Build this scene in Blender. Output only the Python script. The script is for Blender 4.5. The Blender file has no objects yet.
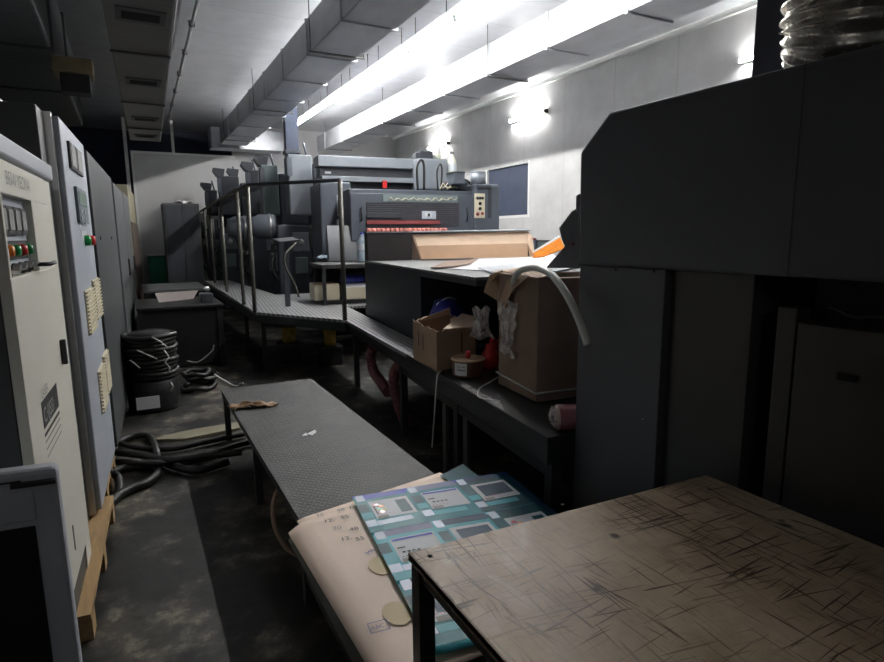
import bpy, bmesh, math, random
from mathutils import Vector, Matrix
random.seed(7)
PI = math.pi
COL = bpy.context.scene.collection
# ------------------------------------------------------------------ camera
F = 580.0; HC = 1.55
roll = math.atan(0.009)
horx = 238 - 0.009 * (442 - 130)
pitch = math.atan((331 - horx) / 580.0)
yaw = math.atan(312 / math.hypot(580, 331 - horx))
fw = Vector((math.sin(yaw) * math.cos(pitch), math.cos(yaw) * math.cos(pitch), -math.sin(pitch)))
rt0 = Vector((math.cos(yaw), -math.sin(yaw), 0)); up0 = rt0.cross(fw)
rt = (rt0 * math.cos(roll) - up0 * math.sin(roll)); up = (up0 * math.cos(roll) + rt0 * math.sin(roll))
CP = Vector((0, 0, HC))
cd = bpy.data.cameras.new('camera'); cd.sensor_width = 36; cd.lens = 36 * F / 884; cd.clip_start = 0.02
cam = bpy.data.objects.new('camera', cd); COL.objects.link(cam)
R3 = Matrix((rt, up, -fw)).transposed()
cam.matrix_world = Matrix.Translation(CP) @ R3.to_4x4()
bpy.context.scene.camera = cam

# measured points of the place: ray through a pixel met with a real plane
PA = math.radians(6.5)                       # the press stands 6.5 degrees off the aisle
CA = math.radians(2.6)                       # the cabinets 2.6
EU = Vector((math.cos(PA), -math.sin(PA), 0)); EV = Vector((math.sin(PA), math.cos(PA), 0)); EZ = Vector((0, 0, 1))
CN = Vector((math.cos(CA), -math.sin(CA), 0)); CS = Vector((math.sin(CA), math.cos(CA), 0))
def ray(px, py): return fw + rt * ((px - 442) / F) + up * ((331 - py) / F)
def hit(px, py, n, c):
    d = ray(px, py); return CP + d * ((c - CP.dot(n)) / d.dot(n))
def atx(px, py, x): return hit(px, py, Vector((1, 0, 0)), x)
def aty(px, py, y): return hit(px, py, Vector((0, 1, 0)), y)
def atz(px, py, z): return hit(px, py, EZ, z)
def uvz(p): return (p.dot(EU), p.dot(EV), p.z)
def W(u, v, z): return EU * u + EV * v + EZ * z
def hu(px, py, u): return uvz(hit(px, py, EU, u))
def hv(px, py, v): return uvz(hit(px, py, EV, v))
def hz(px, py, z): return uvz(atz(px, py, z))
COFF = -0.404
def cs(px, py):
    p = hit(px, py, CN, COFF); return p.dot(CS), p.z

# ------------------------------------------------------------------ materials
def nt(name):
    m = bpy.data.materials.new(name); m.use_nodes = True
    t = m.node_tree; b = t.nodes['Principled BSDF']; return m, t, b
def mat(name, c, rough=0.5, metal=0.0, var=0.15, scale=6.0, bump=0.0, bscale=60.0, spec=0.5, coat=0.0, trans=0.0, alpha=1.0, emis=None, es=0.0, stretch=None):
    m, t, b = nt(name); N = t.nodes; L = t.links
    b.inputs['Roughness'].default_value = rough; b.inputs['Metallic'].default_value = metal
    b.inputs['Specular IOR Level'].default_value = spec
    if coat: b.inputs['Coat Weight'].default_value = coat
    if trans: b.inputs['Transmission Weight'].default_value = trans
    if alpha < 1: b.inputs['Alpha'].default_value = alpha
    if emis: b.inputs['Emission Color'].default_value = (*emis, 1); b.inputs['Emission Strength'].default_value = es
    tc = N.new('ShaderNodeTexCoord'); mp = N.new('ShaderNodeMapping'); L.new(tc.outputs['Object'], mp.inputs[0])
    if stretch: mp.inputs['Scale'].default_value = stretch
    if var:
        n = N.new('ShaderNodeTexNoise'); n.inputs['Scale'].default_value = scale; n.inputs['Detail'].default_value = 6; n.inputs['Roughness'].default_value = 0.65
        L.new(mp.outputs[0], n.inputs['Vector'])
        r = N.new('ShaderNodeValToRGB'); e = r.color_ramp.elements
        e[0].position = 0.3; e[1].position = 0.7
        e[0].color = (*[max(0, x * (1 - var)) for x in c], 1); e[1].color = (*[min(1, x * (1 + var)) for x in c], 1)
        L.new(n.outputs['Fac'], r.inputs[0]); L.new(r.outputs[0], b.inputs['Base Color'])
        mr = N.new('ShaderNodeMapRange'); mr.inputs['To Min'].default_value = max(0.03, rough - 0.08); mr.inputs['To Max'].default_value = min(1, rough + 0.08)
        L.new(n.outputs['Fac'], mr.inputs['Value']); L.new(mr.outputs[0], b.inputs['Roughness'])
    else: b.inputs['Base Color'].default_value = (*c, 1)
    if bump:
        n2 = N.new('ShaderNodeTexNoise'); n2.inputs['Scale'].default_value = bscale; n2.inputs['Detail'].default_value = 4
        L.new(mp.outputs[0], n2.inputs['Vector'])
        bp = N.new('ShaderNodeBump'); bp.inputs['Strength'].default_value = bump; bp.inputs['Distance'].default_value = 0.02
        L.new(n2.outputs['Fac'], bp.inputs['Height']); L.new(bp.outputs[0], b.inputs['Normal'])
    return m
def math_(t, op, a, b=None, c=None):
    n = t.nodes.new('ShaderNodeMath'); n.operation = op
    for i, v in enumerate((a, b, c)):
        if v is None: continue
        if isinstance(v, (int, float)): n.inputs[i].default_value = v
        else: t.links.new(v, n.inputs[i])
    return n.outputs[0]
def ramp(t, fac, stops):
    r = t.nodes.new('ShaderNodeValToRGB'); e = r.color_ramp.elements
    while len(e) < len(stops): e.new(0.5)
    for i, (p, c) in enumerate(stops):
        e[i].position = p; e[i].color = (*c, 1) if isinstance(c, tuple) else (c, c, c, 1)
    t.links.new(fac, r.inputs[0]); return r.outputs[0]
def mix(t, fac, a, b, mode='MIX'):
    n = t.nodes.new('ShaderNodeMix'); n.data_type = 'RGBA'; n.blend_type = mode
    for k, v in ((0, fac), (6, a), (7, b)):
        if isinstance(v, (int, float)): n.inputs[k].default_value = v
        elif isinstance(v, tuple): n.inputs[k].default_value = (*v, 1)
        else: t.links.new(v, n.inputs[k])
    return n.outputs[2]
def coords(t, rot=(0, 0, 0), scale=(1, 1, 1)):
    tc = t.nodes.new('ShaderNodeTexCoord'); mp = t.nodes.new('ShaderNodeMapping')
    mp.inputs['Rotation'].default_value = rot; mp.inputs['Scale'].default_value = scale
    t.links.new(tc.outputs['Object'], mp.inputs[0]); return mp.outputs[0]
def noise(t, vec, scale, detail=5, rough=0.6):
    n = t.nodes.new('ShaderNodeTexNoise'); n.inputs['Scale'].default_value = scale; n.inputs['Detail'].default_value = detail; n.inputs['Roughness'].default_value = rough
    t.links.new(vec, n.inputs['Vector']); return n.outputs['Fac']
def bumpn(t, b, h, s=0.5, d=0.01):
    bp = t.nodes.new('ShaderNodeBump'); bp.inputs['Strength'].default_value = s; bp.inputs['Distance'].default_value = d
    t.links.new(h, bp.inputs['Height']); t.links.new(bp.outputs[0], b.inputs['Normal'])

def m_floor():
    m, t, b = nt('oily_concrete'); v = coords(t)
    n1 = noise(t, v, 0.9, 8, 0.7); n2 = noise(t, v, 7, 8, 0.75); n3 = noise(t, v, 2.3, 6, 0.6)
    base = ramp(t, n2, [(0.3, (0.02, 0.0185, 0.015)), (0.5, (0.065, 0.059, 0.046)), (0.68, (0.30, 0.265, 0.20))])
    stain = ramp(t, n3, [(0.40, 0.0), (0.52, 1.0)])  # oil stains, spread wide to put the aisle's shade into the colour
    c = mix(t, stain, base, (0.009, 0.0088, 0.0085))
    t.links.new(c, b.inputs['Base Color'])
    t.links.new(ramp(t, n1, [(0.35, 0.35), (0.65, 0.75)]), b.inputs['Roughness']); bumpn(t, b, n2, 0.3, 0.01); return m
def m_tread(name, c, rough=0.38, sc=26.0):
    m, t, b = nt(name); v = coords(t)
    sx = t.nodes.new('ShaderNodeSeparateXYZ'); t.links.new(v, sx.inputs[0])
    def lozenge(a, bb, off):
        ang = math.radians(45 if off else -45)
        x = math_(t, 'MULTIPLY', sx.outputs[0], sc); y = math_(t, 'MULTIPLY', sx.outputs[1], sc)
        x = math_(t, 'ADD', x, off); 
        px = math_(t, 'PINGPONG', x, 0.5); py = math_(t, 'PINGPONG', y, 0.5)
        fx = math_(t, 'SUBTRACT', math_(t, 'FRACT', x), 0.5); fy = math_(t, 'SUBTRACT', math_(t, 'FRACT', math_(t, 'ADD', y, off)), 0.5)
        p = math_(t, 'ADD', math_(t, 'MULTIPLY', fx, math.cos(ang)), math_(t, 'MULTIPLY', fy, math.sin(ang)))
        q = math_(t, 'SUBTRACT', math_(t, 'MULTIPLY', fy, math.cos(ang)), math_(t, 'MULTIPLY', fx, math.sin(ang)))
        d = math_(t, 'ADD', math_(t, 'POWER', math_(t, 'MULTIPLY', p, 2.3), 2), math_(t, 'POWER', math_(t, 'MULTIPLY', q, 8.0), 2))
        return math_(t, 'SUBTRACT', 1.0, math_(t, 'MINIMUM', d, 1.0))
    h = math_(t, 'MAXIMUM', lozenge(0, 0, 0.0), lozenge(0, 0, 0.5))
    n = noise(t, v, 5, 6, 0.7)
    cc = ramp(t, n, [(0.3, tuple(x * 0.6 for x in c)), (0.7, tuple(min(1, x * 1.3) for x in c))])
    cc = mix(t, math_(t, 'MULTIPLY', h, 0.5), cc, tuple(min(1, x * 1.9) for x in c))
    t.links.new(cc, b.inputs['Base Color']); b.inputs['Metallic'].default_value = 0.15; b.inputs['Specular IOR Level'].default_value = 0.35; b.inputs['Roughness'].default_value = rough
    bumpn(t, b, h, 0.6, 0.003); return m
def m_lines(name, c, axis, freq, width, depth=0.5, rough=0.4, metal=0.3, dist=0.01, dark=0.6, rot=0.0):
    m, t, b = nt(name); v = coords(t, rot=(0, 0, rot)); sx = t.nodes.new('ShaderNodeSeparateXYZ'); t.links.new(v, sx.inputs[0])
    f = math_(t, 'FRACT', math_(t, 'MULTIPLY', sx.outputs[axis], freq))
    g = math_(t, 'LESS_THAN', f, width)
    n = noise(t, v, 2.5, 6, 0.7)
    cc = ramp(t, n, [(0.3, tuple(x * 0.86 for x in c)), (0.7, tuple(min(1, x * 1.08) for x in c))])
    cc = mix(t, g, cc, tuple(x * dark for x in c))
    t.links.new(cc, b.inputs['Base Color']); b.inputs['Metallic'].default_value = metal; b.inputs['Roughness'].default_value = rough
    bumpn(t, b, math_(t, 'SUBTRACT', 1.0, g), depth, dist); return m
def m_wood_top():
    m, t, b = nt('scratched_plywood'); v = coords(t); N = t.nodes
    n1 = noise(t, v, 3.2, 7, 0.7); n2 = noise(t, v, 14, 6, 0.7)
    c = ramp(t, n1, [(0.25, (0.28, 0.18, 0.11)), (0.5, (0.54, 0.41, 0.26)), (0.75, (0.76, 0.63, 0.45))])
    c = mix(t, 0.35, c, ramp(t, n2, [(0.3, (0.24, 0.16, 0.10)), (0.7, (0.78, 0.63, 0.49))]))
    tot = None
    for k, (rz, sc) in enumerate(((0.03, (3, 75, 1)), (0.05, (85, 2.6, 1)), (-0.10, (3.4, 110, 1)), (0.13, (120, 3.2, 1)), (-0.22, (90, 3.5, 1)), (0.2, (3.0, 95, 1)), (-.04, (70, 2.4, 1)))):
        m2 = N.new('ShaderNodeMapping'); m2.inputs['Scale'].default_value = sc; t.links.new(coords(t, rot=(0, 0, rz)), m2.inputs[0])
        s = ramp(t, noise(t, m2.outputs[0], 1.0 + .13 * k, 1, 0.5), [(0.665, 0.0), (0.70, 1.0)])
        tot = s if tot is None else mix(t, 1.0, tot, s, 'LIGHTEN')
    area = ramp(t, noise(t, v, 2.6, 2, 0.5), [(0.36, 0.25), (0.5, 1.0)])
    c = mix(t, mix(t, 1.0, tot, area, 'MULTIPLY'), c, (0.085, 0.045, 0.022))
    blot = ramp(t, noise(t, coords(t, scale=(1, 1, 1)), 9, 2, 0.4), [(0.70, 0.0), (0.73, 1.0)])
    c = mix(t, blot, c, (0.05, 0.035, 0.025))
    t.links.new(c, b.inputs['Base Color'])
    t.links.new(ramp(t, n2, [(0.3, 0.38), (0.7, 0.6)]), b.inputs['Roughness']); bumpn(t, b, tot, 0.15, 0.001); return m
def m_foil():
    m, t, b = nt('duct_foil'); v = coords(t, scale=(1, 0.6, 1)); n = noise(t, v, 3.0, 6, 0.6); n2 = noise(t, v, 24, 4, 0.6)
    c = ramp(t, n, [(0.3, (0.36, 0.375, 0.40)), (0.7, (0.50, 0.51, 0.54))]); t.links.new(c, b.inputs['Base Color'])
    b.inputs['Metallic'].default_value = 0.55; b.inputs['Roughness'].default_value = 0.42
    sx = t.nodes.new('ShaderNodeSeparateXYZ'); t.links.new(coords(t), sx.inputs[0])
    g = math_(t, 'LESS_THAN', math_(t, 'FRACT', math_(t, 'MULTIPLY', sx.outputs[1], 0.83)), 0.03)
    h = math_(t, 'ADD', math_(t, 'MULTIPLY', n2, 0.25), g); bumpn(t, b, h, 0.6, 0.012); return m

M = {
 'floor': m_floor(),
 'ceil': m_lines('ceiling_panel', (0.70, 0.72, 0.75), 1, 1.05, 0.02, 0.5, 0.26, 0.15, 0.01, 0.8),
 'wallw': m_lines('white_panel', (0.56, 0.56, 0.555), 1, 0.87, 0.012, 0.5, 0.5, 0.0, 0.01, 0.75),
 'wallb': mat('white_partition', (0.56, 0.56, 0.56), 0.55, 0, 0.06, 1.5),
 'navyd': mat('dark_blue_panel', (0.018, 0.023, 0.034), 0.45, 0.1, 0.2),
 'ductn': mat('black_navy_duct', (0.10, 0.105, 0.14), 0.5, 0.1, 0.1),
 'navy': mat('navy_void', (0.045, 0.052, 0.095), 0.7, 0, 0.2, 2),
 'wallg': mat('grey_plaster', (0.16, 0.16, 0.16), 0.8, 0, 0.2, 2),
 'white': mat('white_paint', (0.78, 0.78, 0.76), 0.45, 0, 0.05),
 'foil': m_foil(),
 'ductd': mat('dull_duct', (0.10, 0.105, 0.11), 0.45, 0.5, 0.25, 2.5, 0.3, 14),
 'ductv': m_lines('vent_duct', (0.20, 0.195, 0.19), 1, 9.0, 0.12, 0.4, 0.4, 0.4, 0.01, 0.8),
 'ducto': mat('olive_board', (0.22, 0.18, 0.10), 0.7, 0, 0.3),
 'black': mat('black_paint', (0.012, 0.012, 0.013), 0.45, 0, 0.3, 8),
 'rubber': mat('black_rubber', (0.006, 0.006, 0.006), 0.5, 0, 0.3, 12),
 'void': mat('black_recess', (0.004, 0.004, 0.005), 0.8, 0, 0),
 'mach': mat('charcoal_paint', (0.080, 0.081, 0.094), 0.5, 0.1, 0.12, 2.2, 0.06, 90),
 'mach2': mat('brown_black_paint', (0.048, 0.043, 0.043), 0.5, 0.1, 0.25, 2.2, 0.06, 90),
 'beige': mat('beige_cabinet', (0.84, 0.82, 0.72), 0.4, 0, 0.04, 2, 0.03, 120),
 'beigecap': mat('blue_grey_cap', (0.50, 0.53, 0.58), 0.4, 0.1, 0.05),
 'consolep': mat('pale_grey_console', (0.60, 0.63, 0.68), 0.4, 0, 0.05),
 'cabgrey': mat('grey_blue_cabinet', (0.48, 0.52, 0.58), 0.4, 0.1, 0.08, 3),
 'cabdark': mat('dark_cabinet', (0.075, 0.078, 0.080), 0.45, 0.1, 0.1, 3),
 'cabmid': mat('mid_grey_cabinet', (0.13, 0.135, 0.14), 0.4, 0.2, 0.12, 3),
 'cablong': mat('graphite_cabinet', (0.10, 0.105, 0.108), 0.38, 0.2, 0.2, 3, stretch=(1, 1, .3)),
 'olive': mat('olive_beige', (0.24, 0.22, 0.15), 0.6, 0, 0.1),
 'brownp': mat('dark_brown_panel', (0.07, 0.05, 0.04), 0.6, 0, 0.1),
 'cream': mat('cream_plastic', (0.66, 0.60, 0.45), 0.5, 0, 0.06),
 'meter': mat('meter_glass', (0.62, 0.63, 0.62), 0.2, 0, 0.05),
 'steel': mat('brushed_steel', (0.55, 0.55, 0.55), 0.3, 0.9, 0.1),
 'rail': mat('rail_steel', (0.13, 0.125, 0.11), 0.5, 0.5, 0.2, 12),
 'orange': mat('orange_lens', (0.75, 0.20, 0.03), 0.3, 0, 0),
 'green': mat('green_lens', (0.02, 0.33, 0.09), 0.3, 0, 0),
 'red': mat('red_plastic', (0.62, 0.03, 0.03), 0.35, 0, 0.05),
 'redd': mat('dull_red', (0.25, 0.05, 0.05), 0.6, 0, 0.1),
 'pinkred': mat('red_roller', (0.62, 0.20, 0.16), 0.5, 0, 0.1),
 'lcd': mat('lcd_green', (0.36, 0.48, 0.42), 0.2, 0, 0),
 'keypad': mat('keypad', (0.14, 0.18, 0.20), 0.5, 0, 0),
 'ink': mat('black_ink', (0.03, 0.03, 0.03), 0.6, 0, 0),
 'inkg': mat('grey_ink', (0.30, 0.30, 0.29), 0.6, 0, 0),
 'inkb': mat('blue_ink', (0.16, 0.16, 0.36), 0.6, 0, 0),
 'pine': mat('pine_board', (0.46, 0.30, 0.14), 0.65, 0, 0.25, 5, 0.1, 40, stretch=(6, .6, 6)),
 'wood': m_wood_top(),
 'woodedge': mat('worn_edge', (0.30, 0.24, 0.17), 0.6, 0, 0.35, 12, 0.3, 40),
 'frame': mat('dark_steel_frame', (0.038, 0.042, 0.044), 0.42, 0.3, 0.3, 9),
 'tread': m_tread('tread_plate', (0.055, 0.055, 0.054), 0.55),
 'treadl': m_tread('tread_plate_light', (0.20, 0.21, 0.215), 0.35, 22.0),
 'ribbed': m_lines('ribbed_deck', (0.42, 0.43, 0.44), 0, 22, 0.45, 0.9, 0.35, 0.35, 0.006, 0.45, rot=PA),
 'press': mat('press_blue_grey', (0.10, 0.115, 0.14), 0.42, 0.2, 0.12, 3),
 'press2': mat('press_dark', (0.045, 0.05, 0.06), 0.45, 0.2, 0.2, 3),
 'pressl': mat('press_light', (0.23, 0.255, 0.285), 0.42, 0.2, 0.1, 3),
 'pressm': mat('press_mid', (0.15, 0.16, 0.17), 0.4, 0.1, 0.1),
 'pressg': mat('press_green_grey', (0.20, 0.25, 0.25), 0.45, 0.1, 0.1, 3),
 'guard': m_lines('louvred_guard', (0.085, 0.085, 0.10), 2, 34, 0.5, 0.8, 0.4, 0.3, 0.006, 0.55),
 'card': mat('cardboard', (0.42, 0.29, 0.20), 0.8, 0, 0.12, 4, 0.08, 60),
 'cardl': mat('cardboard_light', (0.66, 0.50, 0.37), 0.8, 0, 0.08, 4),
 'cardd': mat('cardboard_brown', (0.26, 0.18, 0.135), 0.8, 0, 0.18, 4, 0.08, 60),
 'peach': mat('peach_board', (0.97, 0.78, 0.65), 0.6, 0, 0.03, 2),
 'ochre': mat('ochre_spot', (0.60, 0.47, 0.22), 0.5, 0, 0),
 'paper': mat('white_paper', (0.80, 0.80, 0.82), 0.55, 0, 0.03),
 'greyb': mat('grey_board', (0.10, 0.10, 0.095), 0.7, 0, 0.1),
 'teal': mat('teal_print', (0.01, 0.22, 0.27), 0.34, 0, 0.12, 3, spec=0.12),
 'tealk': mat('deep_teal_print', (0.005, 0.09, 0.12), 0.34, 0, 0.1, 3, spec=0.12),
 'cyan': mat('pale_cyan_print', (0.09, 0.46, 0.54), 0.34, 0, 0.1, 3, spec=0.12),
 'blue': mat('blue_print', (0.02, 0.06, 0.50), 0.34, 0, 0.25, 4, spec=0.12),
 'navyp': mat('navy_print', (0.015, 0.06, 0.12), 0.34, 0, 0.15, 4, spec=0.12),
 'silver': mat('silver_print', (0.40, 0.47, 0.55), 0.4, 0.2, 0.08, 4, spec=0.12),
 'lilac': mat('lilac_print', (0.20, 0.24, 0.38), 0.36, 0, 0.1, 4, spec=0.12),
 'whitep': mat('glossy_white_print', (0.62, 0.66, 0.70), 0.36, 0, 0.03, 4, spec=0.12),
 'pinkp': mat('pink_print', (0.70, 0.16, 0.24), 0.2, 0, 0),
 'orangep': mat('orange_print', (0.90, 0.24, 0.01), 0.35, 0, 0.35, 24),
 'yellow': mat('yellow_tub', (0.45, 0.30, 0.05), 0.55, 0, 0.1),
 'hosew': mat('milky_hose', (0.74, 0.76, 0.73), 0.3, 0, 0.04, trans=0.0),
 'strap': mat('white_strap', (0.72, 0.72, 0.68), 0.45, 0, 0),
 'bluep': mat('blue_plastic', (0.03, 0.04, 0.28), 0.35, 0, 0.05),
 'cloth': mat('blue_white_cloth', (0.38, 0.46, 0.55), 0.8, 0, 0.5, 25, 0.5, 40),
 'brownc': mat('brown_leather_rag', (0.28, 0.17, 0.09), 0.6, 0, 0.5, 14, 0.6, 30),
 'pot': mat('brown_pot', (0.16, 0.075, 0.045), 0.4, 0, 0.1),
 'potrim': mat('cream_rim', (0.60, 0.42, 0.28), 0.45, 0, 0.05),
 'redhose': mat('red_ribbed_hose', (0.24, 0.08, 0.085), 0.5, 0, 0.3, 10),
 'tape': mat('packing_tape', (0.30, 0.10, 0.12), 0.3, 0, 0.1, coat=0.5),
 'tapee': mat('tape_side', (0.52, 0.38, 0.36), 0.4, 0, 0.1),
 'flex': mat('flexible_foil', (0.66, 0.63, 0.56), 0.26, 0.8, 0.2, 30, 0.18, 45),
 'bluecol': mat('blue_duct', (0.045, 0.06, 0.10), 0.5, 0.1, 0.2),
 'binblue': mat('dull_blue_bin', (0.15, 0.19, 0.26), 0.5, 0, 0.1),
 'greenp': mat('green_bin', (0.01, 0.16, 0.10), 0.5, 0, 0.1),
 'pinkw': mat('pinkish_board', (0.30, 0.26, 0.25), 0.5, 0, 0.1),
 'bottle': mat('clear_bottle', (0.62, 0.74, 0.85), 0.1, 0, 0, trans=0.35, alpha=0.8),
 'solv': mat('pale_bottle', (0.60, 0.64, 0.54), 0.3, 0, 0.05),
 'lamp': mat('tube_glow', (1, 1, 1), 0.3, 0, 0, emis=(1.0, 0.985, 0.965), es=105),
 'lampw': mat('tube_glow_wall', (1, 1, 1), 0.3, 0, 0, emis=(1.0, 0.985, 0.965), es=60),
 'lampfill': mat('fill_tube_glow', (1, 1, 1), 0.3, 0, 0, emis=(1.0, 0.98, 0.96), es=12),
 'lampn': mat('tube_housing', (0.55, 0.56, 0.56), 0.4, 0.2, 0.05),
}
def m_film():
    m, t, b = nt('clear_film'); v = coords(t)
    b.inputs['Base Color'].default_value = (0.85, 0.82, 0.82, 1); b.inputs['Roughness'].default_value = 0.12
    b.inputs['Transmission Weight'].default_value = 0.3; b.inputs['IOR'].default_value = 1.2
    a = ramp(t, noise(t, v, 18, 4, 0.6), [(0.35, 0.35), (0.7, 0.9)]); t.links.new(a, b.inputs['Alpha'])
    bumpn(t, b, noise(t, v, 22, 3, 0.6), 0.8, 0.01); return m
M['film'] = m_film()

# ------------------------------------------------------------------ mesh builder
class MB:
    def __init__(s): s.bm = bmesh.new(); s.mats = []
    def mi(s, m):
        if m not in s.mats: s.mats.append(m)
        return s.mats.index(m)
    def face(s, pts, m):
        vs = [s.bm.verts.new(p) for p in pts]; f = s.bm.faces.new(vs); f.material_index = s.mi(m); return f
    def prism(s, poly, vec, m):            # polygon (3-D points) extruded by vec
        a = [s.bm.verts.new(Vector(p)) for p in poly]; b = [s.bm.verts.new(Vector(p) + Vector(vec)) for p in poly]
        fs = [s.bm.faces.new(a), s.bm.faces.new(b[::-1])]
        n = len(a)
        for i in range(n): fs.append(s.bm.faces.new((a[i], b[i], b[(i + 1) % n], a[(i + 1) % n])))
        for f in fs: f.material_index = s.mi(m)
        return s
    def box(s, p0, p1, m, X=None, Y=None):  # box between two corners in frame X,Y (world axes by default)
        X = X or Vector((1, 0, 0)); Y = Y or Vector((0, 1, 0))
        q = lambda a, b, c: X * a + Y * b + EZ * c
        x0, x1 = sorted((p0[0], p1[0])); y0, y1 = sorted((p0[1], p1[1])); z0, z1 = sorted((p0[2], p1[2]))
        return s.prism([q(x0, y0, z0), q(x0, y1, z0), q(x1, y1, z0), q(x1, y0, z0)], EZ * (z1 - z0), m)
    def ubox(s, p0, p1, m): return s.box(p0, p1, m, EU, EV)
    def cbox(s, p0, p1, m): return s.box(p0, p1, m, CN, CS)   # (normal, along, z)
    def tube(s, pts, r, m, seg=10, closed=False, rf=None, caps=True):
        pts = [Vector(p) for p in pts]; n = len(pts); rings = []; prev = None
        for i, p in enumerate(pts):
            if closed: d = pts[(i + 1) % n] - pts[i - 1]
            else: d = pts[min(i + 1, n - 1)] - pts[max(i - 1, 0)]
            d.normalize()
            if prev is None: a = d.orthogonal().normalized()
            else:
                a = prev - d * prev.dot(d)
                a = a.normalized() if a.length > 1e-6 else d.orthogonal().normalized()
            prev = a; b = d.cross(a); rr = rf(i / max(1, n - 1)) * r if rf else r
            rings.append([s.bm.verts.new(p + (a * math.cos(2 * PI * k / seg) + b * math.sin(2 * PI * k / seg)) * rr) for k in range(seg)])
        k_ = s.mi(m)
        for i in range(n if closed else n - 1):
            A = rings[i]; B = rings[(i + 1) % n]
            for k in range(seg):
                f = s.bm.faces.new((A[k], A[(k + 1) % seg], B[(k + 1) % seg], B[k])); f.material_index = k_; f.smooth = True
        if not closed and caps:
            for R in (rings[0][::-1], rings[-1]):
                f = s.bm.faces.new(R); f.material_index = k_
        return s
    def cyl(s, a, b, r, m, seg=16, r2=None):
        r2 = r if r2 is None else r2
        return s.tube([a, b], 1.0, m, seg, rf=lambda t: r + (r2 - r) * t)
    def lathe(s, base, prof, m, seg=24, axis=None):
        base = Vector(base); ax = (axis or EZ).normalized(); a = ax.orthogonal().normalized(); b = ax.cross(a); rings = []
        for r, h in prof: rings.append([s.bm.verts.new(base + ax * h + (a * math.cos(2 * PI * k / seg) + b * math.sin(2 * PI * k / seg)) * max(r, 1e-4)) for k in range(seg)])
        k_ = s.mi(m)
        for A, B in zip(rings, rings[1:]):
            for k in range(seg):
                f = s.bm.faces.new((A[k], A[(k + 1) % seg], B[(k + 1) % seg], B[k])); f.material_index = k_; f.smooth = True
        return s
    def grid(s, fn, nx, ny, m, thick=0.0):
        def layer(off): return [[s.bm.verts.new(Vector(fn(i / nx, j / ny)) + Vector((0, 0, off))) for j in range(ny + 1)] for i in range(nx + 1)]
        k_ = s.mi(m); T = layer(0); B = layer(-thick) if thick else None
        for i in range(nx):
            for j in range(ny):
                f = s.bm.faces.new((T[i][j], T[i + 1][j], T[i + 1][j + 1], T[i][j + 1])); f.material_index = k_; f.smooth = True
                if B: f = s.bm.faces.new((B[i][j], B[i][j + 1], B[i + 1][j + 1], B[i + 1][j])); f.material_index = k_; f.smooth = True
        if B:
            per = [(i, 0) for i in range(nx)] + [(nx, j) for j in range(ny)] + [(i, ny) for i in range(nx, 0, -1)] + [(0, j) for j in range(ny, 0, -1)]
            for (a, b), (c, d) in zip(per, per[1:] + per[:1]):
                f = s.bm.faces.new((T[a][b], B[a][b], B[c][d], T[c][d])); f.material_index = k_
        return s
    def text(s, body, origin, ex, ey, size, m, off=0.001, bold=False):
        c = bpy.data.curves.new('t', 'FONT'); c.body = body; c.size = size; c.offset = 0.012 * size if bold else 0
        o = bpy.data.objects.new('t', c); COL.objects.link(o); bpy.context.view_layer.update()
        dg = bpy.context.evaluated_depsgraph_get(); me = bpy.data.meshes.new_from_object(o.evaluated_get(dg))
        ex = Vector(ex).normalized(); ey = Vector(ey).normalized(); nz = ex.cross(ey); k_ = s.mi(m)
        vs = [s.bm.verts.new(Vector(origin) + ex * v.co.x + ey * v.co.y + nz * off) for v in me.vertices]
        for p in me.polygons:
            try: f = s.bm.faces.new([vs[i] for i in p.vertices]); f.material_index = k_
            except ValueError: pass
        bpy.data.objects.remove(o); bpy.data.curves.remove(c); bpy.data.meshes.remove(me); return s
    def build(s, name, parent=None, bevel=0.0, base=None, **props):
        bm = s.bm; bmesh.ops.recalc_face_normals(bm, faces=bm.faces)
        if base is None:
            if parent is not None: base = Vector((0, 0, 0))
            else:
                xs = [v.co for v in bm.verts]; lo = [min(c[i] for c in xs) for i in range(3)]; hi = [max(c[i] for c in xs) for i in range(3)]
                base = Vector(((lo[0] + hi[0]) / 2, (lo[1] + hi[1]) / 2, lo[2]))
        if parent is None: bmesh.ops.translate(bm, verts=bm.verts, vec=-base)
        me = bpy.data.meshes.new(name); bm.to_mesh(me); bm.free()
        for m in s.mats: me.materials.append(M[m])
        o = bpy.data.objects.new(name, me); COL.objects.link(o)
        if parent is not None:
            o.parent = parent; o.matrix_parent_inverse = Matrix() if parent.parent else Matrix.Translation(-Vector(parent.location))
        else: o.location = base
        if bevel:
            b = o.modifiers.new('bevel', 'BEVEL'); b.width = bevel; b.segments = 2; b.limit_method = 'ANGLE'; b.angle_limit = math.radians(50)
        for k, v in props.items(): o[k] = v
        return o
def root_of(o):
    while o.parent: o = o.parent
    return o
def thing(name, base, label, category, group=None):
    o = bpy.data.objects.new(name, None); o.empty_display_size = 0.1; COL.objects.link(o); o.location = Vector(base)
    o['label'] = label; o['category'] = category
    if group: o['group'] = group
    return o
def tree_copy(o, parent=None):
    c = o.copy(); COL.objects.link(c); c.parent = parent
    for ch in list(o.children): tree_copy(ch, c)
    return c
S = dict(kind='structure')
def smooth_path(pts, n=6):
    pts = [Vector(p) for p in pts]; out = []
    P = [pts[0] * 2 - pts[1]] + pts + [pts[-1] * 2 - pts[-2]]
    for i in range(1, len(P) - 2):
        for k in range(n):
            t = k / n; a, b, c, d = P[i - 1:i + 3]
            out.append(0.5 * ((2 * b) + (c - a) * t + (2 * a - 5 * b + 4 * c - d) * t * t + (3 * b - a - 3 * c + d) * t ** 3))
    out.append(pts[-1]); return out

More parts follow.
